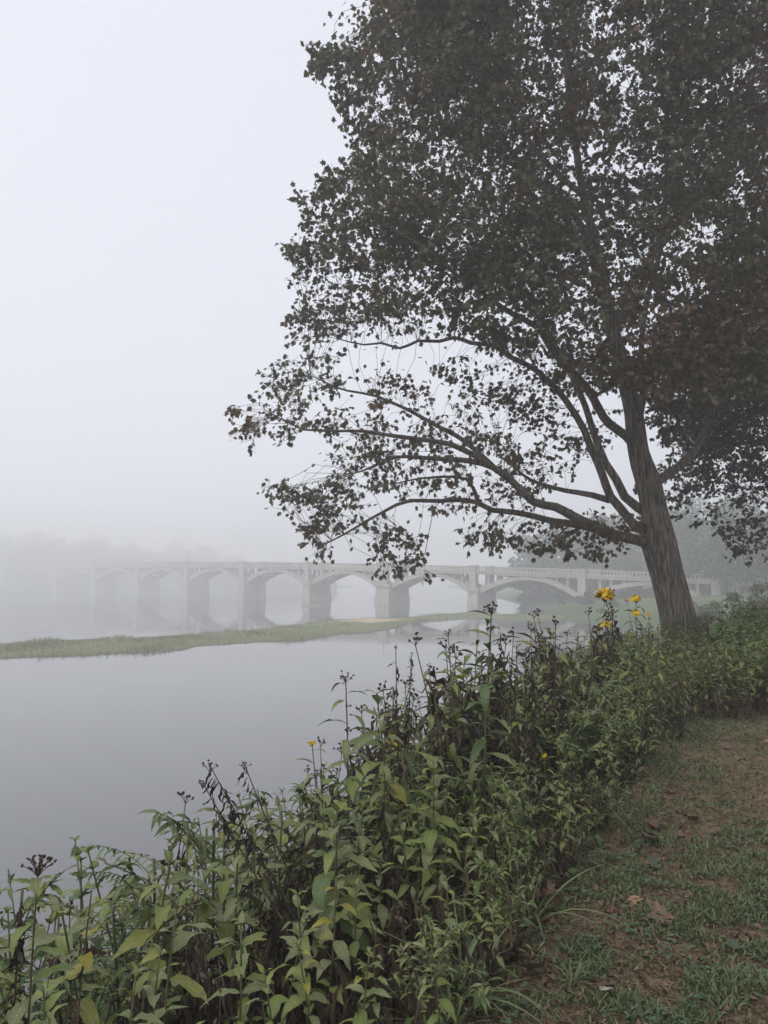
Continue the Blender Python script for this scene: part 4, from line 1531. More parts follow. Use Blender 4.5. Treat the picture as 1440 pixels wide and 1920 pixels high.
# further along, below the flowers and up to the maple
for _ in range(2200):
    t, d = random.uniform(5.2, 16.5), random.uniform(-.15, 2.3)
    x, y = strip_pt(t, d)
    hm = .65 + .6 * max(d, 0) + random.uniform(-.1, .2)
    k = random.choices(['leafy_far', 'tall_far', 'olive_far', 'dead', 'bushy'], [4, 2.2, 2.2 if y > 7.5 else .8, 1.3, 1.2])[0]
    try_put(k, x, y, min(hm, 1.6), .25 if y < 9 else .32)
n4 = PLN
# weed bed behind the path
for _ in range(1500):
    x, y = random.uniform(3.2, 9), random.uniform(8.9, 17)
    if x > .62 * y: continue
    if bank_d(x, y) > -.1: continue
    if y < 9.1 + .12 * (x - 4.7) - .1: continue
    f = (y - 9) / 5
    k = random.choices(['leafy_far', 'tall_far', 'lush_far', 'bushy', 'dead'], [3, 2.2, 3.5 if (f > .35 and x > 5.5) else .4, .8, .5])[0]
    try_put(k, x, y, .8 + .35 * f + random.uniform(-.12, .15), .25 if y < 11 else .33)
for _ in range(500):
    x = random.uniform(3.15, 5.6)
    y = 8.75 + .1 * max(0, x - 4.7) + random.uniform(0, .8)
    if bank_d(x, y) > -.05: continue
    try_put(random.choices(['leafy_far', 'tall_far', 'bushy', 'dead'], [4, 2, 1, .5])[0], x, y, random.uniform(.6, .95), .2)
print('plants', n1, n2 - n1, n3 - n2, n4 - n3, PLN - n4)

# ------------------------------------------------------------------ plants that stand out one by one


def special(name, cat, label, base_px, tip, Y, leaf=None, head=None, wither=8, t0=.4, L=.17, n=9, mats=('weed', 'weed_gray'), dry=True, bend=.03, seed=0, group=None, thick=.0055, opp=1, hsize=.07, hn=10, elev=(-.05, .6), black=False):
    r = random.Random(seed)
    tp = at(tip[0], tip[1], Y)
    b = at(base_px, 1400, Y)
    b.z = gz1(b.x, b.y)
    o = empty(name, b, label, cat, group)
    pts = stem_curve((0, 0, -.08), tp - b, (r.uniform(-1, 1) * bend, r.uniform(-1, 1) * bend, 0), 10)
    m = MB()
    N = len(pts)
    m.tube(pts, [thick * (1 - .65 * i / N) for i in range(N)], 6)
    link('stem', m.mesh('stem', M['seed'] if black else (M['stem_dry'] if dry else M['stem'])), o)
    if leaf:
        n, L = int(n * 2.1), L * 1.2
        az = r.uniform(0, 6.28)
        for i in range(n):
            f = i / (n - 1)
            t = t0 + (.97 - t0) * f
            for k in range(opp):
                a = az + k * math.pi + r.uniform(-.3, .3)
                mt = r.choice(mats)
                lib = LM[leaf, mt]
                link('leaf', lib[r.randrange(len(lib))], o, lmat(along(pts, t), a, elev[0] + (elev[1] - elev[0]) * f + r.uniform(-.2, .2), r.uniform(-.3, .3), L * (1 - .42 * f ** 2.5) * r.uniform(.8, 1.15)))
            az += 2.4 if opp == 1 else 1.57
    if wither:
        m = MB()
        if not leaf: hang_strips(r, m, pts, .72, .99, wither // 2, .09, 2)
        hang_strips(r, m, pts, .12, t0 + .1 if leaf else .92, wither, .1 if black and abs(tip[0] - base_px) > 150 else .15, 2)
        tag(link('withered_leaves', m.mesh('withered_leaves', [M['black'], M['black'] if black else M['withered']]), o), kind='stuff')
    tip_l = pts[-1]
    if head == 'seed':
        link('seed_head', seed_head(r, tip_l - Vector((0, 0, hsize * .6)), hsize, hn, hsize * .068).mesh('seed_head', M['seed']), o)
    elif head == 'yellow':
        link('flower_head', yellow_head(r, tip_l - Vector((0, 0, hsize * .3)), hsize, hn).mesh('flower_head', HEADM), o)
    elif head == 'spike':
        m = MB()
        for k in range(90):
            t = .72 + .28 * k / 60
            add_T(m, LANCE[r.randrange(3)], lmat(along(pts, min(t, .999)), r.uniform(0, 6.28), r.uniform(.2, .9), 0, .07 * (1.35 - (t - .72) / .28)), 0)
        link('spike', m.mesh('spike', M['weed_dark']), o)
    return o, pts, b


def side_branch(o, pts, b, tip, Y, head, hsize, hn, seed, t=.55):
    r = random.Random(seed)
    p = along(pts, t)
    q = at(tip[0], tip[1], Y) - b
    br = stem_curve(p, q, (0, 0, -.02), 5)
    m = MB()
    m.tube(br, [.003, .0028, .0025, .0022, .002, .0018], 5)
    link('side_stem', m.mesh('side_stem', M['stem']), o)
    for i in range(4):
        lib = LM['lance', 'weed']
        link('leaf', lib[r.randrange(5)], o, lmat(along(br, .2 + .2 * i), r.uniform(0, 6.28), r.uniform(0, .7), 0, .1 * r.uniform(.7, 1.1)))
    if head == 'yellow': link('flower_head', yellow_head(r, br[-1] - Vector((0, 0, hsize * .3)), hsize, hn).mesh('flower_head', HEADM), o)
    else: link('seed_head', seed_head(r, br[-1], hsize, hn, hsize * .068).mesh('seed_head', M['seed']), o)


a = special('yellow_wildflower', 'wildflower', 'tallest yellow wildflower, its big crowded flower head against the far bridge pier', 1142, (1133, 1117), 8.0, 'lance', 'yellow', 10, .35, .17, 11, ('weed', 'weed_gray'), False, seed=1, hsize=.105, hn=44)
side_branch(*a, (1136, 1172), 7.95, 'yellow', .062, 18, 11, .6)
a = special('yellow_wildflower', 'wildflower', 'yellow wildflower with several heads one above another, just left of the maple trunk', 1190, (1193, 1124), 7.8, 'lance', 'yellow', 10, .35, .18, 12, ('weed', 'weed_dark'), False, seed=2, hsize=.066, hn=24)
side_branch(*a, (1175, 1126), 7.9, 'yellow', .032, 6, 12, .66)
side_branch(*a, (1191, 1150), 7.7, 'yellow', .066, 20, 13, .7)
special('yellow_wildflower', 'wildflower', 'shorter yellow wildflower with one small head close against the maple trunk', 1216, (1217, 1155), 7.9, 'lance', 'yellow', 6, .4, .14, 8, ('weed', 'weed_yellow'), False, seed=3, hsize=.045, hn=9)
special('yellow_wildflower', 'wildflower', 'low yellow bloom half sunk in the weeds in front of the maple trunk', 1236, (1233, 1179), 7.6, 'lance', 'yellow', 6, .4, .14, 8, ('weed', 'weed_yellow'), False, seed=4, hsize=.036, hn=8)
special('yellow_wildflower', 'wildflower', 'thin yellow flower standing apart on the river side of the tallest one', 1118, (1108, 1203), 7.4, 'lance', 'yellow', 6, .4, .12, 6, ('weed', 'weed_yellow'), False, seed=5, hsize=.038, hn=9)
special('yellow_wildflower', 'wildflower', 'single orange-yellow bloom on a withered stem over the water', 612, (585, 1394), 3.9, 'lance', 'yellow', 16, .55, .12, 5, ('weed_gray',), True, seed=6, hsize=.026, hn=14)
special('yellow_wildflower', 'wildflower', 'lone bright yellow bloom low down in the bushy weeds by the path', 1024, (1022, 1418), 5.1, 'lance', 'yellow', 0, .3, .13, 7, ('weed', 'weed_dark'), False, seed=7, hsize=.032, hn=9)
special('yellow_wildflower', 'wildflower', 'small yellow bloom half hidden among green leaves over the water', 742, (740, 1396), 4.3, 'lance', 'yellow', 4, .4, .13, 6, ('weed', 'weed_yellow'), False, seed=8, hsize=.024, hn=6)
special('seeding_weed', 'weed', 'tallest brown-headed weed, standing straight up against the river', 905, (922, 1140), 4.7, 'lance', 'seed', 10, .38, .24, 13, ('weed_gray', 'weed_dark', 'weed_gray'), False, seed=21, hsize=.075, hn=16, thick=.009)
special('seeding_weed', 'weed', 'brown-headed weed with yellowed buds, second in height beside the tallest', 846, (840, 1186), 5.0, 'lance', 'seed', 14, .42, .18, 11, ('weed', 'weed_gray', 'weed'), False, seed=22, hsize=.05, hn=10, thick=.007)
special('seeding_weed', 'weed', 'solitary weed with arching leaves and an open dark seed head over the water', 640, (648, 1268), 4.1, 'lance', 'seed', 26, .55, .17, 9, ('weed_gray', 'weed', 'weed_gray'), True, seed=23, hsize=.06, hn=10, thick=.007, elev=(.15, .5))
special('seeding_weed', 'weed', 'weed with loose brown seed head near the shadowed reflection of the bridge', 1035, (1022, 1196), 6.2, 'lance', 'seed', 12, .55, .14, 7, ('weed_gray', 'weed'), True, seed=24, hsize=.06, hn=9)
special('seeding_weed', 'weed', 'thin weed with sparse pale seed head between two withered stalks', 985, (968, 1210), 5.8, 'lance', 'seed', 12, .55, .15, 7, ('weed_gray', 'weed'), True, seed=25, hsize=.055, hn=7)
special('seeding_weed', 'weed', 'narrow-leaved weed with one dark bud, against the pale reflected arch', 1090, (1084, 1186), 6.6, 'lance', 'seed', 12, .6, .15, 8, ('weed_gray', 'weed_dark'), True, seed=26, hsize=.025, hn=4)
special('seeding_weed', 'weed', 'dark-budded green weed on the water side of the second tallest weed', 806, (806, 1248), 4.6, 'lance', 'seed', 10, .5, .15, 8, ('weed', 'weed_gray'), False, seed=27, hsize=.03, hn=5)
special('seeding_weed', 'weed', 'green weed with large hanging yellow-green leaves over the water', 735, (738, 1290), 4.2, 'ovate', 'seed', 14, .45, .14, 8, ('weed', 'weed_yellow', 'weed'), False, seed=28, hsize=.02, hn=3)
special('seeding_weed', 'weed', 'slender weed with a fan of tiny dark heads beside the yellow-leaved weed', 715, (722, 1320), 4.1, 'lance', 'seed', 14, .6, .12, 6, ('weed_gray',), True, seed=29, hsize=.05, hn=8)
special('dock_spike', 'weed', 'leafy spike of dock rising above two withered brown stalks', 772, (772, 1224), 4.6, None, 'spike', 16, .4, seed=31)
special('withered_stalk', 'dead plant', 'blackened stalk with curled dead leaves leaning out beside the dock spike', 775, (742, 1212), 4.5, None, 'seed', 22, .4, seed=32, black=True, hsize=.03, hn=6)
special('withered_stalk', 'dead plant', 'black withered column of a stalk close beside the tallest brown-headed weed', 950, (938, 1186), 5.2, None, None, 34, .4, seed=33, black=True)
special('withered_stalk', 'dead plant', 'black withered stub of a stalk with a tufted top', 998, (996, 1202), 5.6, None, 'seed', 40, .4, seed=34, black=True, hsize=.02, hn=5)
special('withered_stalk', 'dead plant', 'short black withered stalk close to the pale seed-headed weed', 962, (955, 1225), 5.4, None, None, 34, .4, seed=35, black=True)
special('withered_stalk', 'dead plant', 'dark dead stalk in the thicket behind the green-leaved weed over the water', 880, (884, 1250), 5.0, None, None, 30, .4, seed=36, black=True)
special('withered_stalk', 'dead plant', 'longest of the dead stalks leaning out over the water, seed heads at its tip', 705, (394, 1436), 3.3, None, 'seed', 46, .4, seed=41, black=True, hsize=.05, hn=9, thick=.005)
special('withered_stalk', 'dead plant', 'lowest of the dead stalks leaning out over the water', 690, (380, 1468), 3.2, None, 'seed', 40, .4, seed=42, black=True, hsize=.04, hn=7, thick=.005)
special('withered_stalk', 'dead plant', 'dead stalk leaning over the water nearest the orange-yellow bloom', 690, (458, 1432), 3.5, None, 'seed', 22, .4, seed=43, black=True, hsize=.045, hn=8, thick=.005)
special('withered_stalk', 'dead plant', 'twisted black stalk rising at the near water corner', 38, (40, 1690), 2.3, None, None, 36, .4, seed=44, black=True)
special('seeding_weed', 'weed', 'weed with a wide spray of brown buds at the near water corner', 84, (72, 1622), 2.3, 'ovate', 'seed', 12, .5, .13, 8, ('weed', 'weed_gray'), True, seed=45, hsize=.055, hn=22)
special('seeding_weed', 'weed', 'weed with wide hanging leaves below the orange-yellow bloom', 610, (600, 1440), 3.7, 'ovate', None, 18, .5, .17, 7, ('weed_gray', 'weed', 'weed_gray'), True, seed=46)
special('leafy_weed', 'weed', 'green weed with a huge drooping leaf below the leaning dead stalks', 640, (632, 1510), 3.4, 'ovate', None, 20, .55, .2, 6, ('weed_dark', 'weed_gray', 'weed'), True, seed=47, opp=2, elev=(-.2, .8))
special('leafy_weed', 'weed', 'thick green weed with many tiers of leaves in the open middle of the bank', 810, (812, 1420), 3.9, 'ovate', None, 8, .3, .17, 8, ('weed', 'weed_gray', 'weed'), False, seed=48, opp=2, elev=(-.1, 1.0))
special('leafy_weed', 'weed', 'weed with bright yellow leaves at the near water corner', 170, (172, 1668), 2.4, 'heart', None, 6, .75, .07, 3, ('weed_yellow', 'weed_yellow', 'weed'), True, seed=49)
special('leafy_weed', 'weed', 'tall dark green clump with heart-shaped leaves beside the soil path', 1115, (1110, 1335), 6.0, 'heart', None, 4, .2, .15, 10, ('weed_dark', 'weed_gray'), False, seed=50, opp=2, elev=(-.2, .7))
special('leafy_weed', 'weed', 'sprawling heart-leaved clump just behind the dark green one', 1160, (1165, 1360), 6.3, 'heart', None, 4, .2, .13, 9, ('weed_gray', 'weed_dark'), False, seed=51, opp=2, elev=(-.2, .7))

# every weed of the thicket is told from its fellows by its kind and by where it stands from the nearest plant that stands out
UN = ['first', 'second', 'third', 'fourth', 'fifth', 'sixth', 'seventh', 'eighth', 'ninth']
ORD = ['nearest'] + [u + ' nearest' for u in UN[1:]] + [u + ' nearest' for u in 'tenth eleventh twelfth thirteenth fourteenth fifteenth sixteenth seventeenth eighteenth nineteenth twentieth'.split()] + [t + '-' + u + ' nearest' for t in ('twenty', 'thirty', 'forty', 'fifty') for u in UN]
LMK = [('the tallest yellow wildflower', 1133, 1160), ('the maple trunk', 1268, 1150), ('the low bright yellow bloom', 1022, 1420), ('the orange bloom over the water', 585, 1400), ('the tallest brown-headed weed', 915, 1250), ('the dock spike', 772, 1260),
       ('the solitary seeding weed', 645, 1340), ('the leaning dead stalks', 450, 1540), ('the brown-budded corner weed', 76, 1680), ('the many-tiered green weed', 812, 1500), ('the huge drooping leaf', 632, 1560), ('the heart-leaved dark clump', 1110, 1400),
       ('the long arching grass tuft', 850, 1890), ('the damp leaf heap', 985, 1690), ('the picture corner by the water', 0, 1920), ('the path end', 1440, 1300), ('the middle of the picture bottom', 500, 1920)]
bins = {}
for o, look, (px, py) in GEN:
    nm, lx, ly = min(LMK, key=lambda q: (q[1] - px) ** 2 + (q[2] - py) ** 2)
    dx, dy = px - lx, py - ly
    rel = ('right of' if dx > 0 else 'left of') if abs(dx) > abs(dy) else ('below' if dy > 0 else 'above')
    bins.setdefault((look, rel, nm), []).append((dx * dx + dy * dy, o))
for (look, rel, nm), v in bins.items():
    v.sort(key=lambda q: q[0])
    for i, (_, o) in enumerate(v):
        o['label'] = f'{look} {rel} {nm}, {ORD[i]} of its kind' if i < len(ORD) else f'{look} {rel} {nm}, far from it'

# ------------------------------------------------------------------ undergrowth, grass, straw
r5 = np.random.default_rng(15)


def strip_points(n, t0, t1, d0, d1):
    t, d = r5.uniform(t0, t1, n), r5.uniform(d0, d1, n)
    P = LP[None] + LD[None] * t[:, None] + LN[None] * d[:, None]
    return P, d


def tri_T(T): return T[0], tris(T[1]), T[2]


P, d = strip_points(9000, -2.2, 9, .04, 2.4)
h = r5.uniform(0, 1, len(P)) * (.12 + .26 * np.clip(d, 0, 1.2))
P3 = np.column_stack([P, gzv(P[:, 0], P[:, 1]) + h])
D = r5.normal(0, .22, (len(P), 3)) + np.where(r5.random(len(P)) < .5, 1, -1)[:, None] * np.array((0, 0, 1.0))
me = bulk('dead_undergrowth', tri_T(blade_leaf(.035, .35, .7, 1.5, 3, 'lance', 4)), P3, D, r5.normal(0, 1, (len(P), 3)), r5.uniform(.12, .34, len(P)), M['withered'])
tag(link('dead_undergrowth', me), 'brown dead stems and shrivelled leaves filling the bank under the weeds', 'undergrowth', None, 'stuff')
P, d = strip_points(9000, -2.2, 16, .0, 3.6)
P3 = np.column_stack([P, gzv(P[:, 0], P[:, 1]) + r5.uniform(.01, .22, len(P))])
me = bulk('undergrowth', tri_T(blade_leaf(.2, .6, .3, .3, 5, 'ovate', 4)), P3, r5.normal(0, 1, (len(P), 3)) * np.array((1, 1, .4)), r5.normal(0, .3, (len(P), 3)) + np.array((0, 0, 1)), r5.uniform(.04, .11, len(P)), M['weed_dark'])
tag(link('undergrowth', me), 'low green leaves covering the bank beneath the weeds', 'undergrowth', None, 'stuff')

# green patches on the path, read off the photograph: px, py, rx, ry, density
PATCH = [(1150, 1650, 110, 48, .8), (1380, 1630, 130, 65, .75), (1300, 1725, 120, 48, .95), (1400, 1560, 60, 30, .5), (1098, 1800, 58, 46, 1.2), (1360, 1850, 85, 48, 1.2), (1340, 1500, 90, 14, .35), (1300, 1450, 70, 35, .7), (1400, 1370, 90, 28, .6), (1310, 1370, 60, 40, .8),
         (1250, 1420, 40, 40, .8), (1210, 1560, 45, 55, .7), (1060, 1690, 50, 30, .6), (1000, 1890, 60, 25, .6), (1160, 1890, 110, 28, .9), (1420, 1700, 60, 50, .9), (1440, 1600, 60, 60, .8), (1200, 1640, 60, 30, .6), (1090, 1880, 60, 20, .6), (1290, 1900, 80, 30, .8), (1430, 1790, 50, 40, .7), (1260, 1800, 50, 25, .3), (930, 1740, 40, 40, .5), (1190, 1740, 30, 25, .5), (1240, 1350, 60, 20, .7), (1440, 1420, 60, 14, .3)]


def cover(X, Yy):
    c, s = math.cos(PITCH), math.sin(PITCH)
    z = 3.1 - EYE
    dep = Yy * c + z * s
    px, py = 720 + F * X / dep, 960 - F * (z * c - Yy * s) / dep
    v = np.full(len(X), .17)
    for cx, cy_, rx, ry, w_ in PATCH:
        q = ((px - cx) / rx) ** 2 + ((py - cy_) / ry) ** 2
        v = np.maximum(v, w_ * np.clip(1.35 - q, 0, 1))
    v = np.where(px > 1500, .45, v)
    return v


n = 420000
Y_ = 1.4 * (11.5 / 1.4) ** r5.random(n)
X_ = r5.uniform(-.5, 1, n) * Y_ * .72
m_ = (bank_d(X_, Y_) < .12) & ~((X_ > 3.8) & (Y_ > 9.3))
X_, Y_ = X_[m_], Y_[m_]
cv = cover(X_, Y_)
nz = np.array([noise.noise(Vector((a * 6, b * 6, 0))) + .5 * noise.noise(Vector((a * 17, b * 17, 4))) for a, b in zip(X_, Y_)])
k_acc = r5.random(len(X_)) < np.clip(cv * (.65 + nz * 1.5), 0, 1)
gx_, gy_, gc = X_[k_acc], Y_[k_acc], cv[k_acc]
P3 = np.column_stack([gx_, gy_, gzv(gx_, gy_) - .004])
D = r5.normal(0, .5, P3.shape) + np.array((0, 0, .75))
D[:, 2] = np.abs(D[:, 2])
S = (.02 + .03 * r5.random(len(P3))) * (.7 + .5 * gc) * (1 + .05 * gy_)
GT = tri_T(blade_leaf(.5, 1.0, .2, 0, 2, 'strip', 3, 0))
me = bulk('grass', GT, P3, D, r5.normal(0, 1, P3.shape), S, M['grass'], width=(.0055 + .004 * r5.random(len(P3))) * (1 + .07 * gy_))
tag(link('grass', me), 'short blue-green grass in uneven patches on the soil path', 'grass', None, 'stuff')
print('grass', len(P3))
n = 90000
Y_ = 1.6 * (8 / 1.6) ** r5.random(n)
X_ = r5.uniform(-.3, 1, n) * Y_ * .7
m_ = (bank_d(X_, Y_) < .15)
X_, Y_ = X_[m_], Y_[m_]
P3 = np.column_stack([X_, Y_, gzv(X_, Y_) + r5.uniform(.001, .012, len(X_))])
D = r5.normal(0, 1, P3.shape) * np.array((1, 1, .16))
me = bulk('dry_straw', tri_T(blade_leaf(.5, .5, .2, 0, 2, 'strip', 2, 0)), P3, D, r5.normal(0, .4, P3.shape) + np.array((0, 0, 1)), r5.uniform(.025, .08, len(P3)), M['straw'], width=r5.uniform(.0016, .0034, len(P3)))
tag(link('dry_straw', me), 'thatch of dry straw lying on the bare soil path', 'straw', None, 'stuff')
# clover and small round leaves among the grass
n = 9000
Y_ = 1.6 * (6 / 1.6) ** r5.random(n)
X_ = r5.uniform(-.1, 1, n) * Y_ * .65
cv = cover(X_, Y_)
nz = np.array([noise.noise(Vector((a * 3, b * 3, 8))) for a, b in zip(X_, Y_)])
m_ = (bank_d(X_, Y_) < .1) & (r5.random(n) < cv * np.clip(nz * 3 + .4, 0, 1))
X_, Y_ = X_[m_], Y_[m_]
b3 = np.repeat(np.column_stack([X_, Y_, gzv(X_, Y_) + r5.uniform(.008, .035, len(X_))]), 3, 0)
an = np.tile([0, 2.09, 4.19], len(X_)) + np.repeat(r5.uniform(0, 6.28, len(X_)), 3)
D = np.column_stack([np.cos(an), np.sin(an), r5.uniform(-.1, .5, len(an))])
me = bulk('clover', tri_T(blade_leaf(.42, .4, .25, 0, 2, 'ovate', 3, 0)), b3, D, np.tile((0, 0, 1.0), (len(b3), 1)) + r5.normal(0, .2, b3.shape), r5.uniform(.012, .024, len(b3)), M['clover'])
tag(link('clover', me), 'clover and small round leaves among the path grass', 'clover', None, 'stuff')
# grass on the river bar
q = BARV.reshape(len(xs), K, 3)
ni = 26000
ia, ka = r5.integers(0, len(xs) - 1, ni), r5.uniform(.3, K - 1.3, ni)
k0 = ka.astype(int)
fr = (ka - k0)[:, None]
fx = r5.random(ni)[:, None]
pA = q[ia, k0] * (1 - fr) + q[ia, k0 + 1] * fr
pB = q[ia + 1, k0] * (1 - fr) + q[ia + 1, k0 + 1] * fr
P3 = pA * (1 - fx) + pB * fx
sand = np.hypot((P3[:, 0] + 1.6) / 5, (P3[:, 1] - 86.5) / 7) < 1
P3 = P3[~sand]
me = bulk('sandbar_grass', tri_T(blade_leaf(.1, .7, .3, 0, 2, 'strip', 2, 0)), P3 - np.array((0, 0, .03)), r5.normal(0, .35, P3.shape) + np.array((0, 0, 1)), r5.normal(0, 1, P3.shape), r5.uniform(.05, .2, len(P3)) * (1 + 1.6 * np.clip(np.array([noise.noise(Vector((a * .35, b * .2, 0))) for a, b in P3[:, :2]]) * 3, 0, 1)), M['bargrass'], width=r5.uniform(.15, .3, len(P3)))
tag(link('sandbar_grass', me), 'yellow-green grass and sedge covering the river bar', 'grass', None, 'stuff')

# crumbs of leaf and twig trodden into the path
n = 9000
Y_ = 1.6 * (9 / 1.6) ** r5.random(n)
X_ = r5.uniform(-.3, 1, n) * Y_ * .68
m_ = bank_d(X_, Y_) < .25
X_, Y_ = X_[m_], Y_[m_]
P3 = np.column_stack([X_, Y_, gzv(X_, Y_) + r5.uniform(.003, .016, len(X_))])
me = bulk('leaf_litter', tri_T(blade_leaf(.3, .8, .4, 1.2, 8, 'ovate', 4, 0)), P3, r5.normal(0, 1, P3.shape) * np.array((1, 1, .25)), r5.normal(0, .4, P3.shape) + np.array((0, 0, 1)), r5.uniform(.012, .045, len(P3)), M['fallen'])
tag(link('leaf_litter', me), 'crumbled brown leaf litter trodden into the path', 'leaf litter', None, 'stuff')
# tufts of long grass
TUFT = []
for s in range(4):
    r = random.Random(500 + s)
    ps = []
    for k in range(22):
        ps.append(('blade', None, lmat(Vector((r.uniform(-.04, .04), r.uniform(-.04, .04), -.02)), r.uniform(0, 6.28), r.uniform(.95, 1.45), r.uniform(-.6, .6), r.uniform(.6, 1.15)), None))
    TUFT.append(ps)
GB = [tmesh('blade', T, M['grass']) for T in GRASSL]
for k, (t, d) in enumerate([(-.6, .12), (-.2, .3), (.3, .15), (.7, .25), (1.1, .1), (1.5, .3), (1.9, .12), (2.3, .28), (2.7, .1), (3.1, .25), (3.6, .12), (4.1, .2), (4.7, .1), (.9, .5), (1.7, .55), (2.5, .5)]):
    x, y = strip_pt(t, d)
    put([(a, random.choice(GB), c, dd) for a, b, c, dd in random.choice(TUFT)], 'grass_tuft', (x, y, gz1(x, y)), random.uniform(0, 6), random.uniform(.32, .5), (0, 0), UN[k % 9] + (' tall grass tuft among the path edge weeds counted from the camera' if k < 9 else ' tall grass tuft in the far path edge weeds counted towards the maple'), 'grass tuft', 'tall grass among the weeds')
for px, py, H, lab in [(850, 1905, .36, 'long arching grass tuft at the bottom edge of the path'), (800, 1880, .32, 'grass tuft on the weed side of the long arching one'), (905, 1820, .26, 'grass tuft beside the brown leaf heap'), (880, 1740, .34, 'grass tuft under the yellow-veined weeds'), (960, 1640, .3, 'grass tuft in the bushy weeds by the path edge'), (1040, 1600, .3, 'grass tuft mixed with tan dead stems by the path edge'),
                       (1130, 1520, .28, 'grass tuft below the dark heart-leaved clump'), (1260, 1395, .3, 'grass tuft where the path narrows'), (1330, 1345, .26, 'pale grass tuft at the far end of the path'), (1075, 1850, .16, 'small reddish-green grass tuft alone on bare soil'), (1420, 1340, .25, 'grass tuft against the dark weed bed at the path end')]:
    p = on_level(px, py, 3.1)
    p.z = gz1(p.x, p.y)
    put([(a, random.choice(GB), c, dd) for a, b, c, dd in random.choice(TUFT)], 'grass_tuft', p, random.uniform(0, 6), H, (0, 0), lab, 'grass tuft', 'long grass tufts along the path')
HBL = ['bluish-green herb beside the large propped leaf', 'bluish-green herb just below the one beside the propped leaf', 'bluish-green herb just above the large propped leaf', 'smallest bluish-green herb, on bare soil past the propped leaf', 'bluish-green herb closest to the heart-leaved dark clump', 'bluish-green herb by the leaves caught in tan stems', 'bluish-green herb just above the damp leaf heap']
for hk, (px, py, s) in enumerate([(1215, 1560, 1.0), (1190, 1590, .8), (1235, 1530, .8), (1255, 1600, .6), (1180, 1545, .9), (1090, 1640, .7), (1010, 1660, .7)]):
    p = on_level(px, py, 3.1)
    put(random.choice(PRO['bluish']), 'low_herb', (p.x, p.y, gz1(p.x, p.y)), random.uniform(0, 6), s, (0, 0), HBL[hk], 'plant', 'low herbs at the path edge')

# fallen leaves
FL = {k: [tmesh('fallen_leaf', maple(-.25 * c, -.4 * c, 60 + s), M[k]) for s, c in enumerate((1, .6, 1.3, -.5))] for k in ('fallen', 'fallen_pale', 'fallen_green', 'fallen_orange')}
for px, py, s, mt, lab in [(1368, 1408, .17, 'fallen', 'brown fallen leaf alone on the bare strip near the far end of the path'), (1352, 1500, .16, 'fallen_pale', 'pale curled fallen leaf on bare soil in the middle of the path'), (1238, 1556, .2, 'fallen', 'large flat brown leaf propped among the bluish herbs'), (1262, 1488, .15, 'fallen_orange', 'rust-coloured leaf just above the propped brown one'),
                            (1190, 1690, .13, 'fallen_orange', 'small orange-tan leaf on bare soil between two grass patches'), (1243, 1742, .2, 'fallen', 'dark curled leaf at the lower edge of the middle grass patch'), (1140, 1862, .1, 'fallen_pale', 'whitish torn leaf showing its pale underside'), (1150, 1848, .12, 'fallen', 'brown curled leaf touching the whitish one'), (985, 1830, .2, 'fallen', 'brown tattered leaf beside the small reddish grass tuft'),
                            (1236, 1632, .14, 'fallen_green', 'dull green leaf lying beside the wide grass patch'), (1378, 1786, .12, 'fallen_green', 'dull green leaf on the soil above the dark grass clump'), (1372, 1826, .09, 'fallen', 'small brown leaf on top of the dark grass clump'), (1390, 1875, .1, 'fallen_orange', 'reddish leaf at the lower edge of the dark grass clump'), (1436, 1392, .13, 'fallen_orange', 'orange-brown leaf where the path leaves the picture'),
                            (1300, 1375, .12, 'fallen', 'brown leaf in the grass at the far bend of the path'), (1330, 1562, .12, 'fallen', 'brown leaf at the upper edge of the wide grass patch'), (1225, 1715, .1, 'fallen', 'little brown leaf inside the middle grass patch')]:
    p = on_level(px, py, 3.1)
    o = link('fallen_leaf', random.choice(FL[mt]))
    o.location = (p.x, p.y, gz1(p.x, p.y) + .02)
    o.rotation_euler = (random.uniform(-.3, .3), random.uniform(-.3, .3), random.uniform(0, 6.28))
    s *= .62
    o.scale = (s, s, s)
    tag(o, lab, 'fallen leaf', 'fallen leaves on the path')
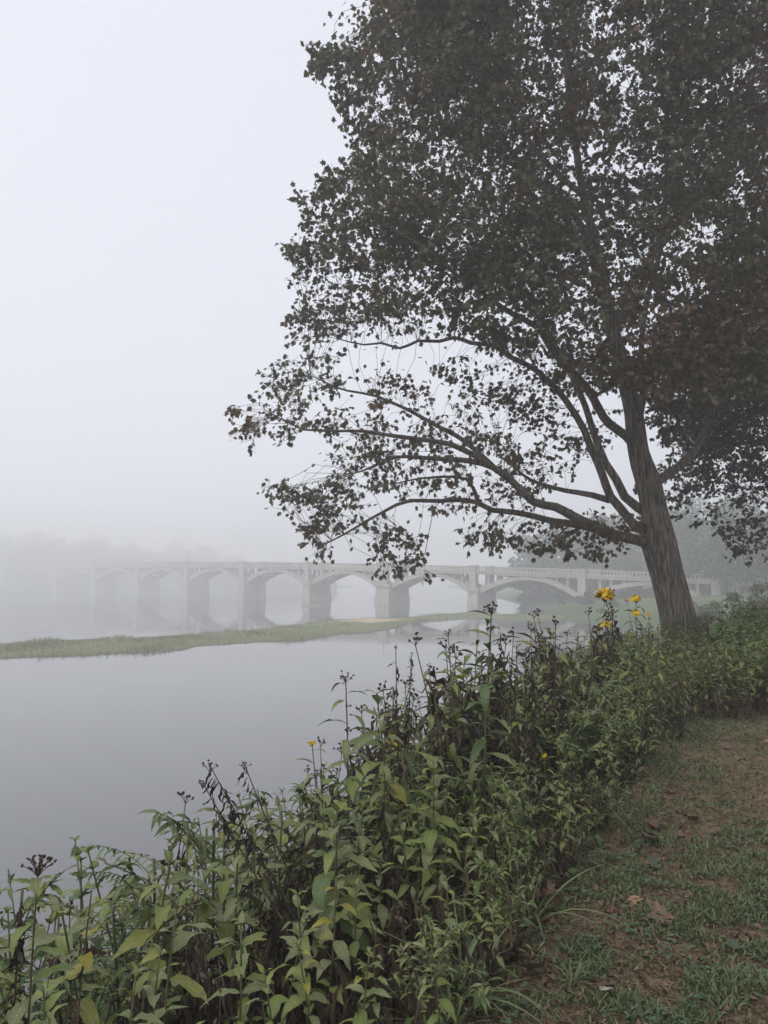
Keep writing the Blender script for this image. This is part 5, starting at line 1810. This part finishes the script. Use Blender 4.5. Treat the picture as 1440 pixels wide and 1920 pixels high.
for cx, cy_, n_, sp, lab in [(985, 1690, 9, 34, 'brown leaf in the damp heap at the foot of the bank weeds'), (915, 1790, 7, 28, 'red-brown leaf in the heap by the long grass tuft'), (1055, 1640, 5, 26, 'brown leaf caught in the tan dead stems at the path edge'), (1300, 1570, 5, 40, 'brown leaf on the bare soil beside the wide grass patch')]:
    for k in range(n_):
        p = on_level(cx + random.gauss(0, sp), cy_ + sp * (1.3 * k / n_ - .65), 3.1)
        s = random.uniform(.08, .12)
        o = link('fallen_leaf', random.choice(FL['fallen']))
        o.location = (p.x, p.y, gz1(p.x, p.y) + .015 + .012 * k)
        o.rotation_euler = (random.uniform(-.5, .5), random.uniform(-.5, .5), random.uniform(0, 6.28))
        o.scale = (s, s, s)
        tag(o, ORD[k].replace(' nearest', '').replace('nearest', 'first') + ' ' + lab, 'fallen leaf', lab)

# ------------------------------------------------------------------ the fog itself
mb = MB()
mb.box((0, 221, 15.4), 650, 690, 34.8)
hz = bpy.data.materials.new('river_fog')
hz.use_nodes = True
ht = hz.node_tree
ht.nodes.clear()
pv = ht.nodes.new('ShaderNodeVolumePrincipled')
pv.inputs['Color'].default_value = (.97, .975, .985, 1)
pv.inputs['Density'].default_value = HAZE
pv.inputs['Density Attribute'].default_value = ''
pv.inputs['Anisotropy'].default_value = .25
ho = ht.nodes.new('ShaderNodeOutputMaterial')
ht.links.new(pv.outputs[0], ho.inputs['Volume'])
tag(link('haze', mb.mesh('haze', hz, False)), 'pale morning fog hanging over river and banks', 'fog', None, 'stuff')

# a thicker bank of fog lying on the river before the far woods
mb = MB()
mb.ball((0, 0, 0), 1.0, 0, 40, 24)
fb = bpy.data.materials.new('fog_bank')
fb.use_nodes = True
ft_ = fb.node_tree
ft_.nodes.clear()
pv = ft_.nodes.new('ShaderNodeVolumePrincipled')
pv.inputs['Color'].default_value = (.97, .975, .985, 1)
pv.inputs['Density'].default_value = .0068
pv.inputs['Density Attribute'].default_value = ''
pv.inputs['Anisotropy'].default_value = .25
ho = ft_.nodes.new('ShaderNodeOutputMaterial')
ft_.links.new(pv.outputs[0], ho.inputs['Volume'])
o = link('fog_bank', mb.mesh('fog_bank', fb))
o.location = (-98, 202, 4)
o.scale = (84, 58, 19)
tag(o, 'thicker bank of fog swallowing the far end of the bridge', 'fog', None, 'stuff')
